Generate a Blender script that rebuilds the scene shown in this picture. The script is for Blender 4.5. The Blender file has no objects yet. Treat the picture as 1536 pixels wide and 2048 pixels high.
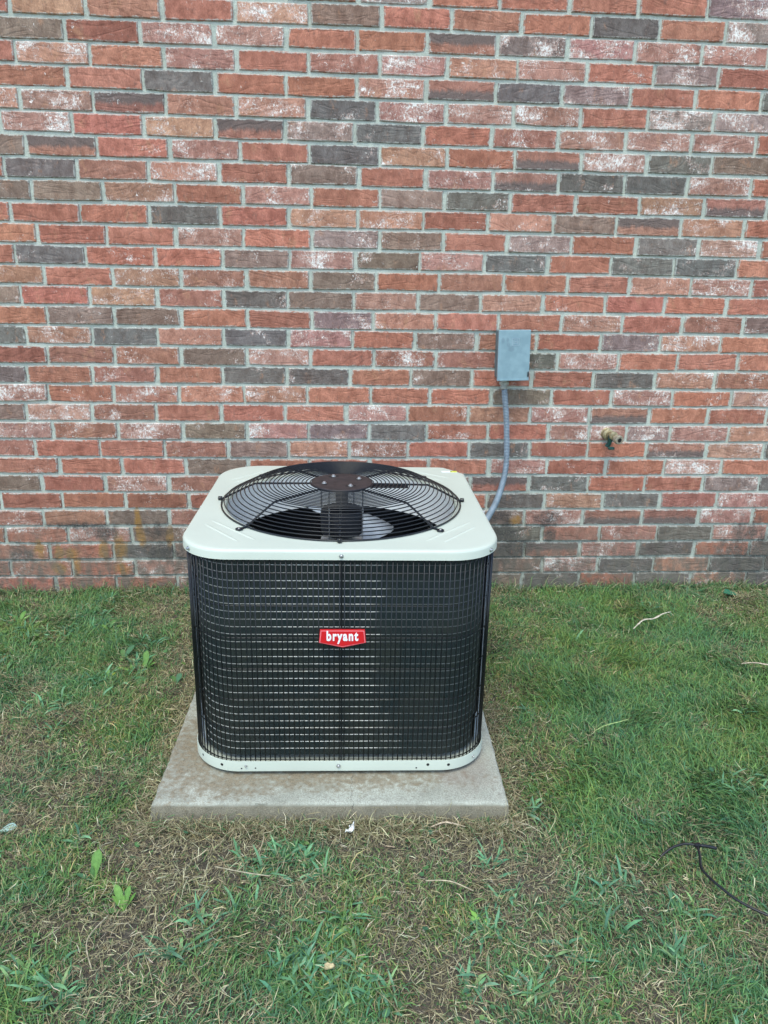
import bpy, bmesh, math, random
import numpy as np
from mathutils import Vector, Matrix

random.seed(7); rng = np.random.default_rng(11)
scene = bpy.context.scene
COL = scene.collection

# ------------------------------------------------------------------ camera
cam_data = bpy.data.cameras.new('camera')
cam = bpy.data.objects.new('camera', cam_data); COL.objects.link(cam)
right = Vector((0.99763881, -0.06580407, 0.01966265))
down = Vector((-0.00170330, -0.30991683, -0.95076215))
fwd = Vector((0.06865780, 0.94848373, -0.30929714))
m = Matrix.Identity(4)
for i in range(3):
    m[i][0] = right[i]; m[i][1] = -down[i]; m[i][2] = -fwd[i]
m.translation = Vector((0, -3.14465, 1.38141))
cam.matrix_world = m
cam_data.sensor_fit = 'VERTICAL'; cam_data.sensor_height = 24.0
cam_data.lens = 24.0 * 1548.66 / 2048.0
cam_data.clip_start = 0.05; cam_data.clip_end = 400
scene.camera = cam

# ------------------------------------------------------------------ light
SUN_EL, SUN_AZ = math.radians(62), math.radians(200)     # azimuth measured like the sky texture
world = bpy.data.worlds.new('World'); scene.world = world; world.use_nodes = True
wn = world.node_tree.nodes; wl = world.node_tree.links
bg = wn['Background']; sky = wn.new('ShaderNodeTexSky')
sky.sky_type = 'NISHITA'; sky.sun_disc = False
sky.sun_elevation = SUN_EL; sky.sun_rotation = SUN_AZ
sky.air_density = 1.0; sky.dust_density = 1.0; sky.ozone_density = 1.0
wl.new(sky.outputs[0], bg.inputs[0]); bg.inputs[1].default_value = 0.15
sun_data = bpy.data.lights.new('sun', 'SUN'); sun = bpy.data.objects.new('sun', sun_data); COL.objects.link(sun)
sun_data.energy = 0.9; sun_data.angle = math.radians(32); sun_data.color = (1.0, 1.0, 0.80)
sd = Vector((math.sin(SUN_AZ) * math.cos(SUN_EL), math.cos(SUN_AZ) * math.cos(SUN_EL), math.sin(SUN_EL)))
sun.rotation_euler = sd.to_track_quat('Z', 'Y').to_euler()
scene.view_settings.view_transform = 'Standard'; scene.view_settings.look = 'None'
scene.view_settings.exposure = 1.30; scene.view_settings.gamma = 1.0
scene.view_settings.use_curve_mapping = False

# ------------------------------------------------------------------ helpers
def tag(o, label=None, cat=None, group=None, kind=None):
    if label: o['label'] = label
    if cat: o['category'] = cat
    if group: o['group'] = group
    if kind: o['kind'] = kind
    return o
def empty(name, loc=(0, 0, 0), rz=0.0):
    o = bpy.data.objects.new(name, None); COL.objects.link(o)
    o.location = loc; o.rotation_euler = (0, 0, rz); o.empty_display_size = 0.05
    return o
def obj(name, me, mat=None, parent=None, smooth=None):
    if isinstance(me, bmesh.types.BMesh):
        b = me; me = bpy.data.meshes.new(name); b.normal_update(); b.to_mesh(me); b.free()
    if mat and not me.materials: me.materials.append(mat)
    if smooth is not None:
        me.shade_smooth()
        if smooth < 179: me.set_sharp_from_angle(angle=math.radians(smooth))
    o = bpy.data.objects.new(name, me); COL.objects.link(o)
    if parent: o.parent = parent
    return o
def mesh_py(name, v, f):
    me = bpy.data.meshes.new(name); me.from_pydata([tuple(a) for a in v], [], f); me.update(); return me
def join_lists(parts):
    V = []; F = []
    for v, f in parts:
        n = len(V); V += list(v); F += [tuple(i + n for i in q) for q in f]
    return V, F
def sweep(pts, r, sides=6, closed=False, up=(0, 0, 1), caps=True):
    """tube along points; r number or list"""
    n = len(pts); pts = [Vector(p) for p in pts]; V = []; F = []
    prev = None
    for i in range(n):
        if closed: t = pts[(i + 1) % n] - pts[i - 1]
        else: t = pts[min(i + 1, n - 1)] - pts[max(i - 1, 0)]
        t.normalize()
        a = prev if prev is not None else Vector(up)
        a = a - t * a.dot(t)
        if a.length < 1e-4: a = Vector((1, 0, 0)) - t * t.x
        a.normalize(); prev = a; b = t.cross(a)
        rr = r[i] if hasattr(r, '__len__') else r
        for k in range(sides):
            g = 2 * math.pi * k / sides
            V.append(pts[i] + a * (rr * math.cos(g)) + b * (rr * math.sin(g)))
    m_ = n if closed else n - 1
    for i in range(m_):
        for k in range(sides):
            p0 = i * sides + k; p1 = i * sides + (k + 1) % sides
            q0 = ((i + 1) % n) * sides + k; q1 = ((i + 1) % n) * sides + (k + 1) % sides
            F.append((p0, p1, q1, q0))
    if caps and not closed:
        F.append(tuple(range(sides))[::-1]); F.append(tuple((n - 1) * sides + k for k in range(sides)))
    return V, F
def lathe(profile, seg=24, cx=0, cy=0, z0=0, axis='Z'):
    V = []; F = []; n = len(profile)
    for r, z in profile:
        for k in range(seg):
            g = 2 * math.pi * k / seg
            V.append((cx + r * math.cos(g), cy + r * math.sin(g), z0 + z))
    for i in range(n - 1):
        for k in range(seg):
            F.append((i * seg + k, i * seg + (k + 1) % seg, (i + 1) * seg + (k + 1) % seg, (i + 1) * seg + k))
    F.append(tuple(range(seg))[::-1]); F.append(tuple((n - 1) * seg + k for k in range(seg)))
    return V, F
def box_bm(sx, sy, sz, bev=0.0, loc=(0, 0, 0), seg=2):
    b = bmesh.new(); bmesh.ops.create_cube(b, size=1.0)
    bmesh.ops.scale(b, vec=(sx, sy, sz), verts=b.verts)
    if bev: bmesh.ops.bevel(b, geom=b.edges[:], offset=bev, segments=seg, affect='EDGES', profile=0.6)
    bmesh.ops.translate(b, vec=loc, verts=b.verts)
    return b

# ------------------------------------------------------------------ materials
class NT:
    def __init__(s, name):
        s.m = bpy.data.materials.new(name); s.m.use_nodes = True
        s.n = s.m.node_tree.nodes; s.l = s.m.node_tree.links
        s.b = s.n['Principled BSDF']; s.out = s.n['Material Output']
    def new(s, t, **k):
        x = s.n.new(t)
        for a, v in k.items(): setattr(x, a, v)
        return x
    def link(s, a, b): s.l.new(a, b)
    def val(s, sock, v):
        if hasattr(v, 'is_linked') or isinstance(v, bpy.types.NodeSocket): s.link(v, sock)
        elif isinstance(v, tuple) and len(v) == 3 and sock.type == 'RGBA': sock.default_value = (*v, 1)
        else: sock.default_value = v
    def noise(s, vec, scale, detail=4, rough=0.55, dist=0.0):
        x = s.new('ShaderNodeTexNoise'); x.inputs['Scale'].default_value = scale
        x.inputs['Detail'].default_value = detail; x.inputs['Roughness'].default_value = rough
        x.inputs['Distortion'].default_value = dist
        if vec is not None: s.link(vec, x.inputs['Vector'])
        return x.outputs['Fac']
    def ramp(s, f, a, b, lo=0.0, hi=1.0):
        x = s.new('ShaderNodeMapRange', interpolation_type='SMOOTHSTEP')
        s.val(x.inputs[0], f); s.val(x.inputs[1], a); s.val(x.inputs[2], b)
        s.val(x.inputs[3], lo); s.val(x.inputs[4], hi)
        return x.outputs[0]
    def math(s, op, a, b=None, clamp=False):
        x = s.new('ShaderNodeMath', operation=op); x.use_clamp = clamp
        s.val(x.inputs[0], a)
        if b is not None: s.val(x.inputs[1], b)
        return x.outputs[0]
    def mix(s, f, a, b, mode='MIX'):
        x = s.new('ShaderNodeMix', data_type='RGBA', blend_type=mode)
        s.val(x.inputs[0], f); s.val(x.inputs[6], a); s.val(x.inputs[7], b)
        return x.outputs[2]
    def mapping(s, vec, scale=(1, 1, 1), loc=(0, 0, 0), rot=(0, 0, 0)):
        x = s.new('ShaderNodeMapping'); s.link(vec, x.inputs[0])
        x.inputs['Scale'].default_value = scale; x.inputs['Location'].default_value = loc; x.inputs['Rotation'].default_value = rot
        return x.outputs[0]
    def bump(s, h, strength=0.5, dist=0.002, prev=None):
        x = s.new('ShaderNodeBump'); x.inputs['Strength'].default_value = strength; x.inputs['Distance'].default_value = dist
        s.link(h, x.inputs['Height'])
        if prev is not None: s.link(prev, x.inputs['Normal'])
        s.link(x.outputs[0], s.b.inputs['Normal']); return x.outputs[0]
    def pos(s): return s.new('ShaderNodeNewGeometry').outputs['Position']
    def obj(s): return s.new('ShaderNodeTexCoord').outputs['Object']
def simple(name, col, rough=0.5, metal=0.0, var=0.0, vscale=30, bump=0.0, bscale=300, coat=0.0):
    t = NT(name); c = (*col, 1)
    if var:
        n = t.noise(t.obj(), vscale, 5, 0.6)
        c = t.mix(t.ramp(n, 0.3, 0.7), tuple(x * (1 - var) for x in col), tuple(min(1, x * (1 + var)) for x in col))
    t.val(t.b.inputs['Base Color'], c)
    t.b.inputs['Roughness'].default_value = rough; t.b.inputs['Metallic'].default_value = metal
    if coat: t.b.inputs['Coat Weight'].default_value = coat
    if bump: t.bump(t.noise(t.obj(), bscale, 3), bump, 0.0006)
    return t.m

# stains on the lower wall (x, z, rx, rz)
MOSS = [(-1.224, .19, .028, .045), (-1.147, .175, .022, .04), (-1.08, .12, .022, .055), (-1.093, .17, .03, .035), (-.966, .19, .024, .05),
        (-.892, .20, .032, .075), (-.888, .105, .04, .035), (-.810, .32, .016, .06), (-.682, .235, .018, .055), (-1.15, .105, .035, .03), (-.80, .24, .02, .05),
        (.80, .315, .025, .03)]
SOOT = [(-.948, .268, .055, .032), (-.735, .275, .045, .03), (-.70, .18, .10, .04), (-1.298, .165, .04, .028), (-1.06, .297, .13, .014),
        (.73, .26, .10, .05), (.80, .19, .09, .05), (.945, .315, .055, .035), (.96, .25, .03, .03), (.71, .33, .05, .03), (.62, .12, .14, .05), (1.9, .12, .14, .16)]
def stains(t, pos, col):
    sep = t.new('ShaderNodeSeparateXYZ'); t.link(pos, sep.inputs[0])
    n = t.noise(t.mapping(pos, (1.6, 1, .8)), 16, 5, 0.65)
    def field(lst):
        acc = None; rs = 1.0 if lst is MOSS else 1.3
        for (x, z, rx, rz) in lst:
            dx = t.math('DIVIDE', t.math('SUBTRACT', sep.outputs[0], x), rx * rs)
            dz = t.math('DIVIDE', t.math('SUBTRACT', sep.outputs[2], z), rz * rs)
            d = t.math('ADD', t.math('MULTIPLY', dx, dx), t.math('MULTIPLY', dz, dz))
            v = t.math('SUBTRACT', 1.4, d)
            acc = v if acc is None else t.math('MAXIMUM', acc, v)
        return t.math('ADD', acc, t.math('MULTIPLY', t.math('SUBTRACT', n, 0.5), 4.0))
    f1 = t.ramp(field(MOSS), 0.1, 1.3, 0, 0.95); f2 = t.ramp(field(SOOT), 0.0, 1.5, 0, 0.88)
    grit = t.ramp(t.noise(pos, 160, 3), 0.35, 0.62)
    c = t.mix(t.math('MULTIPLY', f1, t.math('ADD', t.math('MULTIPLY', grit, .4), .6)), col, (0.36, 0.185, 0.035))
    c = t.mix(t.math('MULTIPLY', f2, t.math('ADD', t.math('MULTIPLY', grit, .5), .5)), c, (0.035, 0.035, 0.036))
    # general grime low on the wall
    gz = t.ramp(sep.outputs[2], 0.46, 0.02, 0, 0.90)
    return t.mix(t.math('MULTIPLY', gz, t.ramp(n, .3, .65)), c, (0.14, 0.128, 0.102))

def make_brick_mat():
    t = NT('fired_brick'); P = t.pos()
    fx = t.new('ShaderNodeAttribute', attribute_name='fx'); fs = t.new('ShaderNodeSeparateColor'); t.link(fx.outputs['Color'], fs.inputs[0])
    wash, band, rnd = fs.outputs[0], fs.outputs[1], fs.outputs[2]
    tint = t.new('ShaderNodeAttribute', attribute_name='tint').outputs['Color']
    uv = t.new('ShaderNodeUVMap', uv_map='uv'); us = t.new('ShaderNodeSeparateXYZ'); t.link(uv.outputs[0], us.inputs[0])
    off = t.new('ShaderNodeCombineXYZ'); t.link(t.math('MULTIPLY', rnd, 37.0), off.inputs[0]); t.link(t.math('MULTIPLY', rnd, 91.0), off.inputs[2])
    add = t.new('ShaderNodeVectorMath', operation='ADD'); t.link(P, add.inputs[0]); t.link(off.outputs[0], add.inputs[1]); Q = add.outputs[0]
    mott = t.noise(t.mapping(Q, (1, 1, .6)), 26, 6, 0.65)
    c = t.mix(t.ramp(mott, .3, .72), t.mix(1.0, tint, (0.70, 0.66, 0.64), 'MULTIPLY'), t.mix(1.0, tint, (1.25, 1.30, 1.30), 'MULTIPLY'))
    c = t.mix(t.ramp(t.noise(t.mapping(Q, (1.2, 1, .6), (9, 4, 2)), 38, 6, .72), .54, .70, 0, .55), c, (0.150, 0.098, 0.078))
    # tan patches
    tan = t.ramp(t.noise(t.mapping(Q, (1.3, 1, .7), (3, 0, 5)), 13, 5, 0.7), .56, .68, 0, .55)
    c = t.mix(t.math('MULTIPLY', tan, t.ramp(wash, 0.05, 0.5)), c, (0.38, 0.20, 0.115))
    # dark bands
    wob = t.math('MULTIPLY', t.math('SUBTRACT', t.noise(t.mapping(Q, (1.6, 1, .5)), 30, 6, .7), .5), .9)
    v = t.math('ADD', us.outputs[1], wob)
    isH = t.math('GREATER_THAN', band, 0.75); isT = t.math('LESS_THAN', band, 0.25)
    bh = t.math('MULTIPLY', isH, t.ramp(v, .30, .62)); bt = t.math('MULTIPLY', isT, t.ramp(v, .62, .30))
    c = t.mix(t.math('MULTIPLY', t.math('ADD', bh, bt, True), .85), c, (0.115, 0.098, 0.088))
    # smeared wash: cloudy pink film, scraped streaks, chalk white crumbs
    big = t.noise(t.mapping(Q, (.7, 1, 1.0)), 13, 4, .6)
    scr = t.noise(t.mapping(Q, (1.5, 1, .75), (2, 0, 3), (0, .35, 0)), 62, 6, .75, 1.1)
    w1 = t.math('ADD', t.math('MULTIPLY', big, .55), t.math('MULTIPLY', scr, .45))
    th = t.math('SUBTRACT', .69, t.math('MULTIPLY', wash, .22))
    m1 = t.ramp(w1, th, t.math('ADD', th, .10), 0, .78)
    c = t.mix(m1, c, t.mix(t.ramp(scr, .35, .65), (0.42, 0.22, 0.165), (0.50, 0.36, 0.30)))
    crumb = t.noise(t.mapping(Q, (1, 1, .85), (7, 2, 1)), 125, 5, .8, .7)
    w2 = t.math('ADD', t.math('MULTIPLY', big, .42), t.math('MULTIPLY', crumb, .58))
    th2 = t.math('SUBTRACT', .676, t.math('MULTIPLY', wash, .136))
    m2 = t.ramp(w2, th2, t.math('ADD', th2, .035), 0, .85)
    c = t.mix(m2, c, (0.68, 0.66, 0.60))
    strk = t.noise(t.mapping(Q, (1.2, 1, .9), (1, 5, 8), (0, .6, 0)), 34, 7, .7, 2.6)
    w3 = t.math('ADD', t.math('MULTIPLY', big, .35), t.math('MULTIPLY', strk, .65))
    th3 = t.math('SUBTRACT', .690, t.math('MULTIPLY', wash, .125))
    c = t.mix(t.ramp(w3, th3, t.math('ADD', th3, .03), 0, .9), c, (0.72, 0.69, 0.63))
    # mortar smeared over the brick's rim
    ue = t.math('MINIMUM', t.math('MULTIPLY', t.math('MINIMUM', us.outputs[0], t.math('SUBTRACT', 1.0, us.outputs[0])), 3.7), t.math('MINIMUM', us.outputs[1], t.math('SUBTRACT', 1.0, us.outputs[1])))
    rim = t.ramp(t.math('ADD', ue, t.math('MULTIPLY', t.math('SUBTRACT', t.noise(Q, 48, 6, .75), .5), .36)), .03, -.02, 0, .65)
    c = t.mix(rim, c, (0.45, 0.47, 0.42))
    # pits and grains
    pit = t.ramp(t.noise(t.mapping(Q, (1.3, 1, .6)), 330, 2, .6), .64, .74)
    c = t.mix(t.math('MULTIPLY', pit, .6), c, (0.05, 0.03, 0.028))
    fine = t.noise(t.mapping(Q, (1.6, 1, .5)), 260, 3, .7)
    c = t.mix(0.6, c, t.mix(t.ramp(fine, .25, .75), (0.45, 0.45, 0.45), (1, 1, 1)), 'MULTIPLY')
    c = t.mix(1.0, c, (1.36, 1.36, 1.36), 'MULTIPLY')
    c = stains(t, P, c)
    t.link(c, t.b.inputs['Base Color']); t.b.inputs['Roughness'].default_value = .88; t.b.inputs['Specular IOR Level'].default_value = .3
    comb = t.noise(t.mapping(Q, (1.0, 1, .22)), 420, 2, .6)
    fold = t.noise(t.mapping(Q, (.55, 1, 1.5), (0, 0, 0), (0, -.5, 0)), 9, 3, .5, 1.2)
    fold = t.math('ABSOLUTE', t.math('SUBTRACT', fold, .5))
    fold = t.ramp(fold, 0.0, 0.075)
    b1 = t.bump(comb, .5, .0022); b2 = t.bump(t.noise(Q, 70, 5, .7), .55, .004, b1)
    t.bump(fold, .32, .0042, b2)
    return t.m
def make_mortar_mat():
    t = NT('mortar'); P = t.pos()
    n = t.noise(P, 9, 5, .6); n2 = t.noise(P, 240, 3, .7)
    c = t.mix(t.ramp(n, .3, .7), (0.44, 0.49, 0.41), (0.58, 0.63, 0.53))
    c = t.mix(t.ramp(n2, .3, .75, 0, .5), c, (0.30, 0.31, 0.28))
    c = t.mix(t.ramp(t.noise(P, 28, 4), .6, .7, 0, .35), c, (0.27, 0.26, 0.22))
    c = stains(t, P, c)
    t.link(c, t.b.inputs['Base Color']); t.b.inputs['Roughness'].default_value = .95
    t.bump(n2, .5, .002, t.bump(t.noise(P, 60, 5, .7), .6, .005))
    return t.m
M_BRICK = make_brick_mat(); M_MORTAR = make_mortar_mat()

# ------------------------------------------------------------------ the ground
def hgt(x, y):
    h = 0.008 * np.sin(x * 4.1 + 1.3 * np.sin(y * 3.1)) * np.cos(y * 3.7 + x) + 0.005 * np.sin(x * 11 + y * 7 + 2) * np.sin(y * 13 - x * 5) \
        + 0.003 * np.sin(x * 27 + y * 3) * np.sin(y * 31 + x * 9)
    near = np.clip((np.maximum(np.abs(x) - .48, np.maximum(y + .55, -1.52 - y))) / .08, 0, 1)
    return h * near - 0.004
GREEN = ['777777777777777445635446666666666666666666666', '777777777777777445635445666666666666666666666', '777777777777776445645544666666666666666666666', '777777777777775445644544566666666666666666666', '777777777777774445644544566666666666666666666', '777777777777764446654544456666666666666666666', '777777777777754446653554456666666666666666666', '777777766666633444543443445555555555555555555', '444444433333323343432433345555555555555566666', '444455555555432234322333455566666666666666666', '555555555555431235422124576667777777777777777', '555555555555532123211124677778888888888888888', '555555555555542111111224677778888888888888888', '555544444444443222222224678888888888888888888', '444443333334454333333334677888888888888888888', '334444444444554333333334678888888888888888888', '444444444455543333333334678888888888888888888', '555555555555543333333334678888788888888888888', '555555555665543333333344578888777777777777777', '666666666665443333333344578888777777777777777', '677777777775443333333344568888767777777777777', '777777777875444444444444567888777777777777777', '777777777865444444444444456788877666666666666', '666666677764444444444444456778877665555555555', '666666667754444444444444445678887765555555555', '555555667654444444444444445667888765444444444', '555555677654444444444444445567888776544444444']
GM = np.array([[int(c) for c in s] for s in GREEN], float) / 8.5
_nz = rng.random((8, 5)) * 6.28
def vnoise(x, y, f, k):
    a = _nz[k]
    return (np.sin(x * f + a[0] + 1.7 * np.sin(y * f * .63 + a[1])) * np.cos(y * f * 1.13 + a[2] + 1.3 * np.sin(x * f * .71 + a[3])) +
            .5 * np.sin(x * f * 2.3 + y * f * 1.9 + a[4]) * np.cos(y * f * 2.7 - x * f * 1.4 + a[0]))
def green(x, y):
    gx = np.clip((x + 1.8) / .1, 0, GM.shape[1] - 1.001); gy = np.clip((y + 2.6) / .1, 0, GM.shape[0] - 1.001)
    ix = gx.astype(int); iy = gy.astype(int); fx = gx - ix; fy = gy - iy
    g = (GM[iy, ix] * (1 - fx) * (1 - fy) + GM[iy, ix + 1] * fx * (1 - fy) + GM[iy + 1, ix] * (1 - fx) * fy + GM[iy + 1, ix + 1] * fx * fy)
    g = g * 1.12 - .11 + .04 * np.clip((-1.62 - y) / .2, 0, 1) + .20 * vnoise(x, y, 9, 0) + .16 * vnoise(x, y, 23, 1) + .08 * vnoise(x, y, 50, 2)
    d = np.maximum(np.abs(x + (y + 1.04) * .038) - .457, np.abs(y + 1.038) - .457)      # dry border round the pad
    g -= .30 * np.exp(-np.clip(d, 0, 9) / .045)
    g -= .25 * np.exp(-np.abs(y) / .035)
    return np.clip(g, 0.02, 1)
def make_ground():
    xs = np.concatenate([[-60, -30, -15, -8, -5, -3.5, -2.6], np.arange(-2.2, 2.8, .025), [3.2, 4, 6, 9, 16, 30, 60]])
    ys = np.concatenate([[-60, -30, -15, -9, -6, -4.4, -3.4], np.arange(-2.8, .21, .025), [.6, 1.2]])
    X, Y = np.meshgrid(xs, ys); Z = hgt(X, Y)
    nx, ny = len(xs), len(ys)
    V = np.stack([X.ravel(), Y.ravel(), Z.ravel()], 1)
    F = [(j * nx + i, j * nx + i + 1, (j + 1) * nx + i + 1, (j + 1) * nx + i) for j in range(ny - 1) for i in range(nx - 1)]
    me = mesh_py('ground', V, F)
    ca = me.color_attributes.new('g', 'FLOAT_COLOR', 'POINT'); g = green(X.ravel(), Y.ravel())
    ca.data.foreach_set('color', np.stack([g, g, g, np.ones_like(g)], 1).ravel().astype(np.float32))
    t = NT('soil_and_thatch'); P = t.pos()
    gg = t.new('ShaderNodeAttribute', attribute_name='g').outputs['Fac']
    n = t.noise(P, 40, 6, .7); n2 = t.noise(P, 230, 4, .7)
    c = t.mix(t.ramp(n, .3, .7), (0.048, 0.042, 0.031), (0.125, 0.108, 0.078))
    c = t.mix(t.ramp(n2, .45, .7, 0, .6), c, (0.16, 0.135, 0.095))
    c = t.mix(t.ramp(gg, .3, .9, 0, .65), c, (0.032, 0.048, 0.022))
    t.link(c, t.b.inputs['Base Color']); t.b.inputs['Roughness'].default_value = .95
    t.bump(n2, .8, .006, t.bump(n, .8, .01))
    o = obj('ground', me, t.m, smooth=180); return tag(o, kind='structure')
make_ground()

# ------------------------------------------------------------------ brick wall
CP = 0.0747059; ZT = 2.2366
XR = lambda a, n, d=.2524: [round(a + d * i, 3) for i in range(n)]
COURSES = [  # joints (x) and the look of each brick between them, top course first
 ([.1, .354, .603, .858, 1.11, 1.365], 'rmrrrrm'),
 ([-1.097, -.84, -.586, -.331, -.072, .184, .434, .688, .944, 1.195, 1.446], 'rosrobrrrdrm'),
 ([-.922, -.664, -.409, -.157, .098, .35, .604, .862, 1.113, 1.368, 1.618], 'brwwrrhmwwwr'),
 ([-1.099, -.842, -.586, -.331, -.076, .18, .426, .685, .941, 1.194, 1.442], 'rorwrswowrmr'),
 ([-.924, -.665, -.412, -.16, .095, .349, .605, .857, 1.113, 1.362, 1.617], 'rrdrrwtdmrrd'),
 ([-1.099, -.846, -.589, -.34, -.08, .173, .428, .68, .933, 1.192, 1.446], 'owhoodwwwrmm'),
 ([-.926, -.674, -.418, -.164, .092, .344, .602, .854, 1.113, 1.369, 1.625], 'wrohmdrswwwr'),
 ([-1.098, -.845, -.585, -.33, -.074, .183, .439, .693, .95, 1.205, 1.46], 'bhrwrdortwdb'),
 ([-1.182, -.923, -.665, -.409, -.152, .107, .359, .614, .868, 1.125, 1.378, 1.63], 'rdsorbrwtddwr'),
 ([-1.093, -.836, -.576, -.324, -.069, .188, .436, .687, .94, 1.197, 1.454, 1.709], 'bborwrbdrrotd'),
 ([-1.18, -.925, -.673, -.413, -.156, .103, .355, .607, .861, 1.111, 1.372, 1.628], 'rrrdroorobhor'),
 ([-1.088, -.838, -.582, -.33, -.072, .189, .438, .688, .942, 1.198, 1.451, 1.704], 'rrrwrmbrmrdwr'),
 ([-1.179, -.918, -.663, -.409, -.156, .095, .349, .601, .855, 1.108, 1.364, 1.621], 'rdrrbwbwdrddr'),
 ([-1.081, -.828, -.573, -.32, -.076, .177, .427, .681, .936, 1.191, 1.445, 1.694], 'orossbrsrrowr'),
 ([-1.175, -.921, -.667, -.414, -.167, .092, .344, .596, .845, 1.1, 1.347, 1.604], 'brosdbwborrrr'),
 ([-1.089, -.836, -.579, -.322, -.075, .169, .419, .673, .93, 1.181, 1.431, 1.686], 'rbbrrmsrrorsb'),
 ([-1.176, -.926, -.673, -.417, -.165, .088, .337, .587, .834, 1.096, 1.347, 1.603], 'dododwrbsrmor'),
 ([-1.102, -.844, -.59, -.331, -.079, .174, .426, .678, .927, 1.181, 1.429, 1.687], 'rssbwrssdwrrr'),
 ([-1.19, -.938, -.684, -.43, -.174, .079, .325, .577, .826, 1.083, 1.343, 1.601], 'drsrddrbrrdos'),
 ([-1.117, -.86, -.605, -.346, -.093, .161, .405, .662, .914, 1.168, 1.429, 1.685], 'wrsoorrrbrwrw'),
 ([-1.207, -.955, -.701, -.442, -.185, .064, .318, .573, .828, 1.082, 1.34, 1.595, 1.851], 'bwsrrrwrowtrrr'),
 ([-1.114, -.858, -.599, -.341, -.093, .158, .401, .656, .913, 1.088, 1.25, 1.438, 1.696], 'wswbwmdrrwwmwo'),
 ([-1.191, -.936, -.679, -.423, -.171, .078, .324, .581, .839, 1.09, 1.346, 1.608, 1.866], 'srrsbowrdrrtwd'),
 ([-1.106, -.853, -.597, -.343, -.09, .163, .412, .665, .918, 1.177, 1.435, 1.689], 'rrrbrrrrwrrwr'),
 ([-1.185, -.93, -.674, -.42, -.165, .088, .341, .594, .848, 1.105, 1.359, 1.616, 1.87], 'brwsrrrbhdrrmd'),
 ([-1.357, -1.108, -.852, -.593, -.341, -.089, .163, .415, .668, .922, 1.179, 1.436, 1.695], 'rrrrrrrrrdodsw'),
 ([-1.193, -.936, -.679, -.425, -.172, .081, .334, .587, .84, 1.1, 1.364, 1.62, 1.869], 'ssbsrrrrbwttwr'),
 ([-1.356, -1.1, -.842, -.589, -.337, -.085, .168, .42, .673, .925, 1.183, 1.441, 1.694, 1.949], 'rswbrrrrrdssdwr'),
 ([-1.184, -.922, -.666, -.414, -.162, .09, .342, .595, .848, 1.103, 1.364, 1.622, 1.877], 'srdbrrrrdhwdrb'),
 ([-1.353, -1.097, -.836, -.583, -.33, -.076, .177, .43, .684, .937, 1.19, 1.445, 1.703, 1.957], 'rsrwrrrrbbwdodd'),
 ([-1.178, -.921, -.663, -.41, -.158, .095, .347, .6, .852, 1.113, 1.366, 1.628, 1.887], 'rrrbrrrrbdrdod')]
RAND = 'rrrrrssswwoobbddmht'
LOOK = {'r': ((.345, .140, .092), .46, .5), 's': ((.315, .145, .102), .74, .5), 'w': ((.340, .175, .135), 1.0, .5), 'o': ((.370, .190, .125), .80, .5),
        'd': ((.145, .125, .108), .64, .5), 'b': ((.215, .145, .110), .60, .5), 'm': ((.240, .165, .145), .92, .5), 'h': ((.31, .148, .105), .45, 1.0), 't': ((.31, .146, .105), .55, 0.0)}
def brick_geo(x0, x1, z0, z1, look):
    w = x1 - x0; h = z1 - z0; j = lambda s=.0013: random.gauss(0, s)
    c = random.random()
    base = [(0, 0), (.5, 0), (1, 0), (1, .5), (1, 1), (.66, 1), (.33, 1), (0, 1), (0, .5)]
    base = [(0, 0), (.33, 0), (.66, 0), (1, 0), (1, .55), (1, 1), (.62, 1), (.3, 1), (0, 1), (0, .45)]
    pts = []
    for (u, v) in base:
        corner = u in (0, 1) and v in (0, 1)
        k = abs(random.gauss(0, .0013)) if corner else 0
        px = x0 + u * w + (k if u == 0 else -k if u == 1 else 0) + j(.0009 if u in (0, 1) else .0006)
        pz = z0 + v * h + (k if v == 0 else -k if v == 1 else 0) + j(.0007)
        pts.append((px, pz, u, v))
    pr = -.0010 + random.gauss(0, .0009); tx = random.gauss(0, .0008); tz = random.gauss(0, .0007)
    V = []; UV = []
    cx, cz = (x0 + x1) / 2, (z0 + z1) / 2
    for ring in range(3):
        for (px, pz, u, v) in pts:
            y = (.016, pr + .0035, pr)[ring] + (0 if ring == 0 else tx * (u - .5) * 2 + tz * (v - .5) * 2)
            ins = .0026 + .0006 * random.random() if ring == 2 else 0
            qx = px + (ins if u == 0 else -ins if u == 1 else 0); qz = pz + (ins if v == 0 else -ins if v == 1 else 0)
            V.append((qx, y, qz)); UV.append((u, v))
    n = len(pts); F = []
    for r in range(2):
        for k in range(n):
            F.append((r * n + k, r * n + (k + 1) % n, (r + 1) * n + (k + 1) % n, (r + 1) * n + k))
    F.append(tuple(2 * n + k for k in range(n)))
    tint, wash, band = LOOK[look]
    g = 1 + random.gauss(0, .09); tint = tuple(max(.01, a * g * (1 + random.gauss(0, .03))) for a in tint)
    wash = min(1, max(0, wash + random.gauss(0, .09)))
    return V, F, UV, tint, (wash, band, random.random())
def brick_mesh(name, geos):
    V = []; F = []; A = []; B = []; U = []
    for v, f, uv, tint, fx in geos:
        n = len(V); V += v; F += [tuple(i + n for i in q) for q in f]; U += uv
        A += [(*tint, 1)] * len(v); B += [(*fx, 1)] * len(v)
    me = mesh_py(name, V, F)
    for nm, dat in (('tint', A), ('fx', B)):
        ca = me.color_attributes.new(nm, 'FLOAT_COLOR', 'POINT'); ca.data.foreach_set('color', np.array(dat, np.float32).ravel())
    ul = me.uv_layers.new(name='uv'); li = np.empty(len(me.loops), int); me.loops.foreach_get('vertex_index', li)
    ul.data.foreach_set('uv', np.array(U, np.float32)[li].ravel())
    me.materials.append(M_BRICK)
    return me
Rm = np.array([right[:], down[:], fwd[:]])
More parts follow.
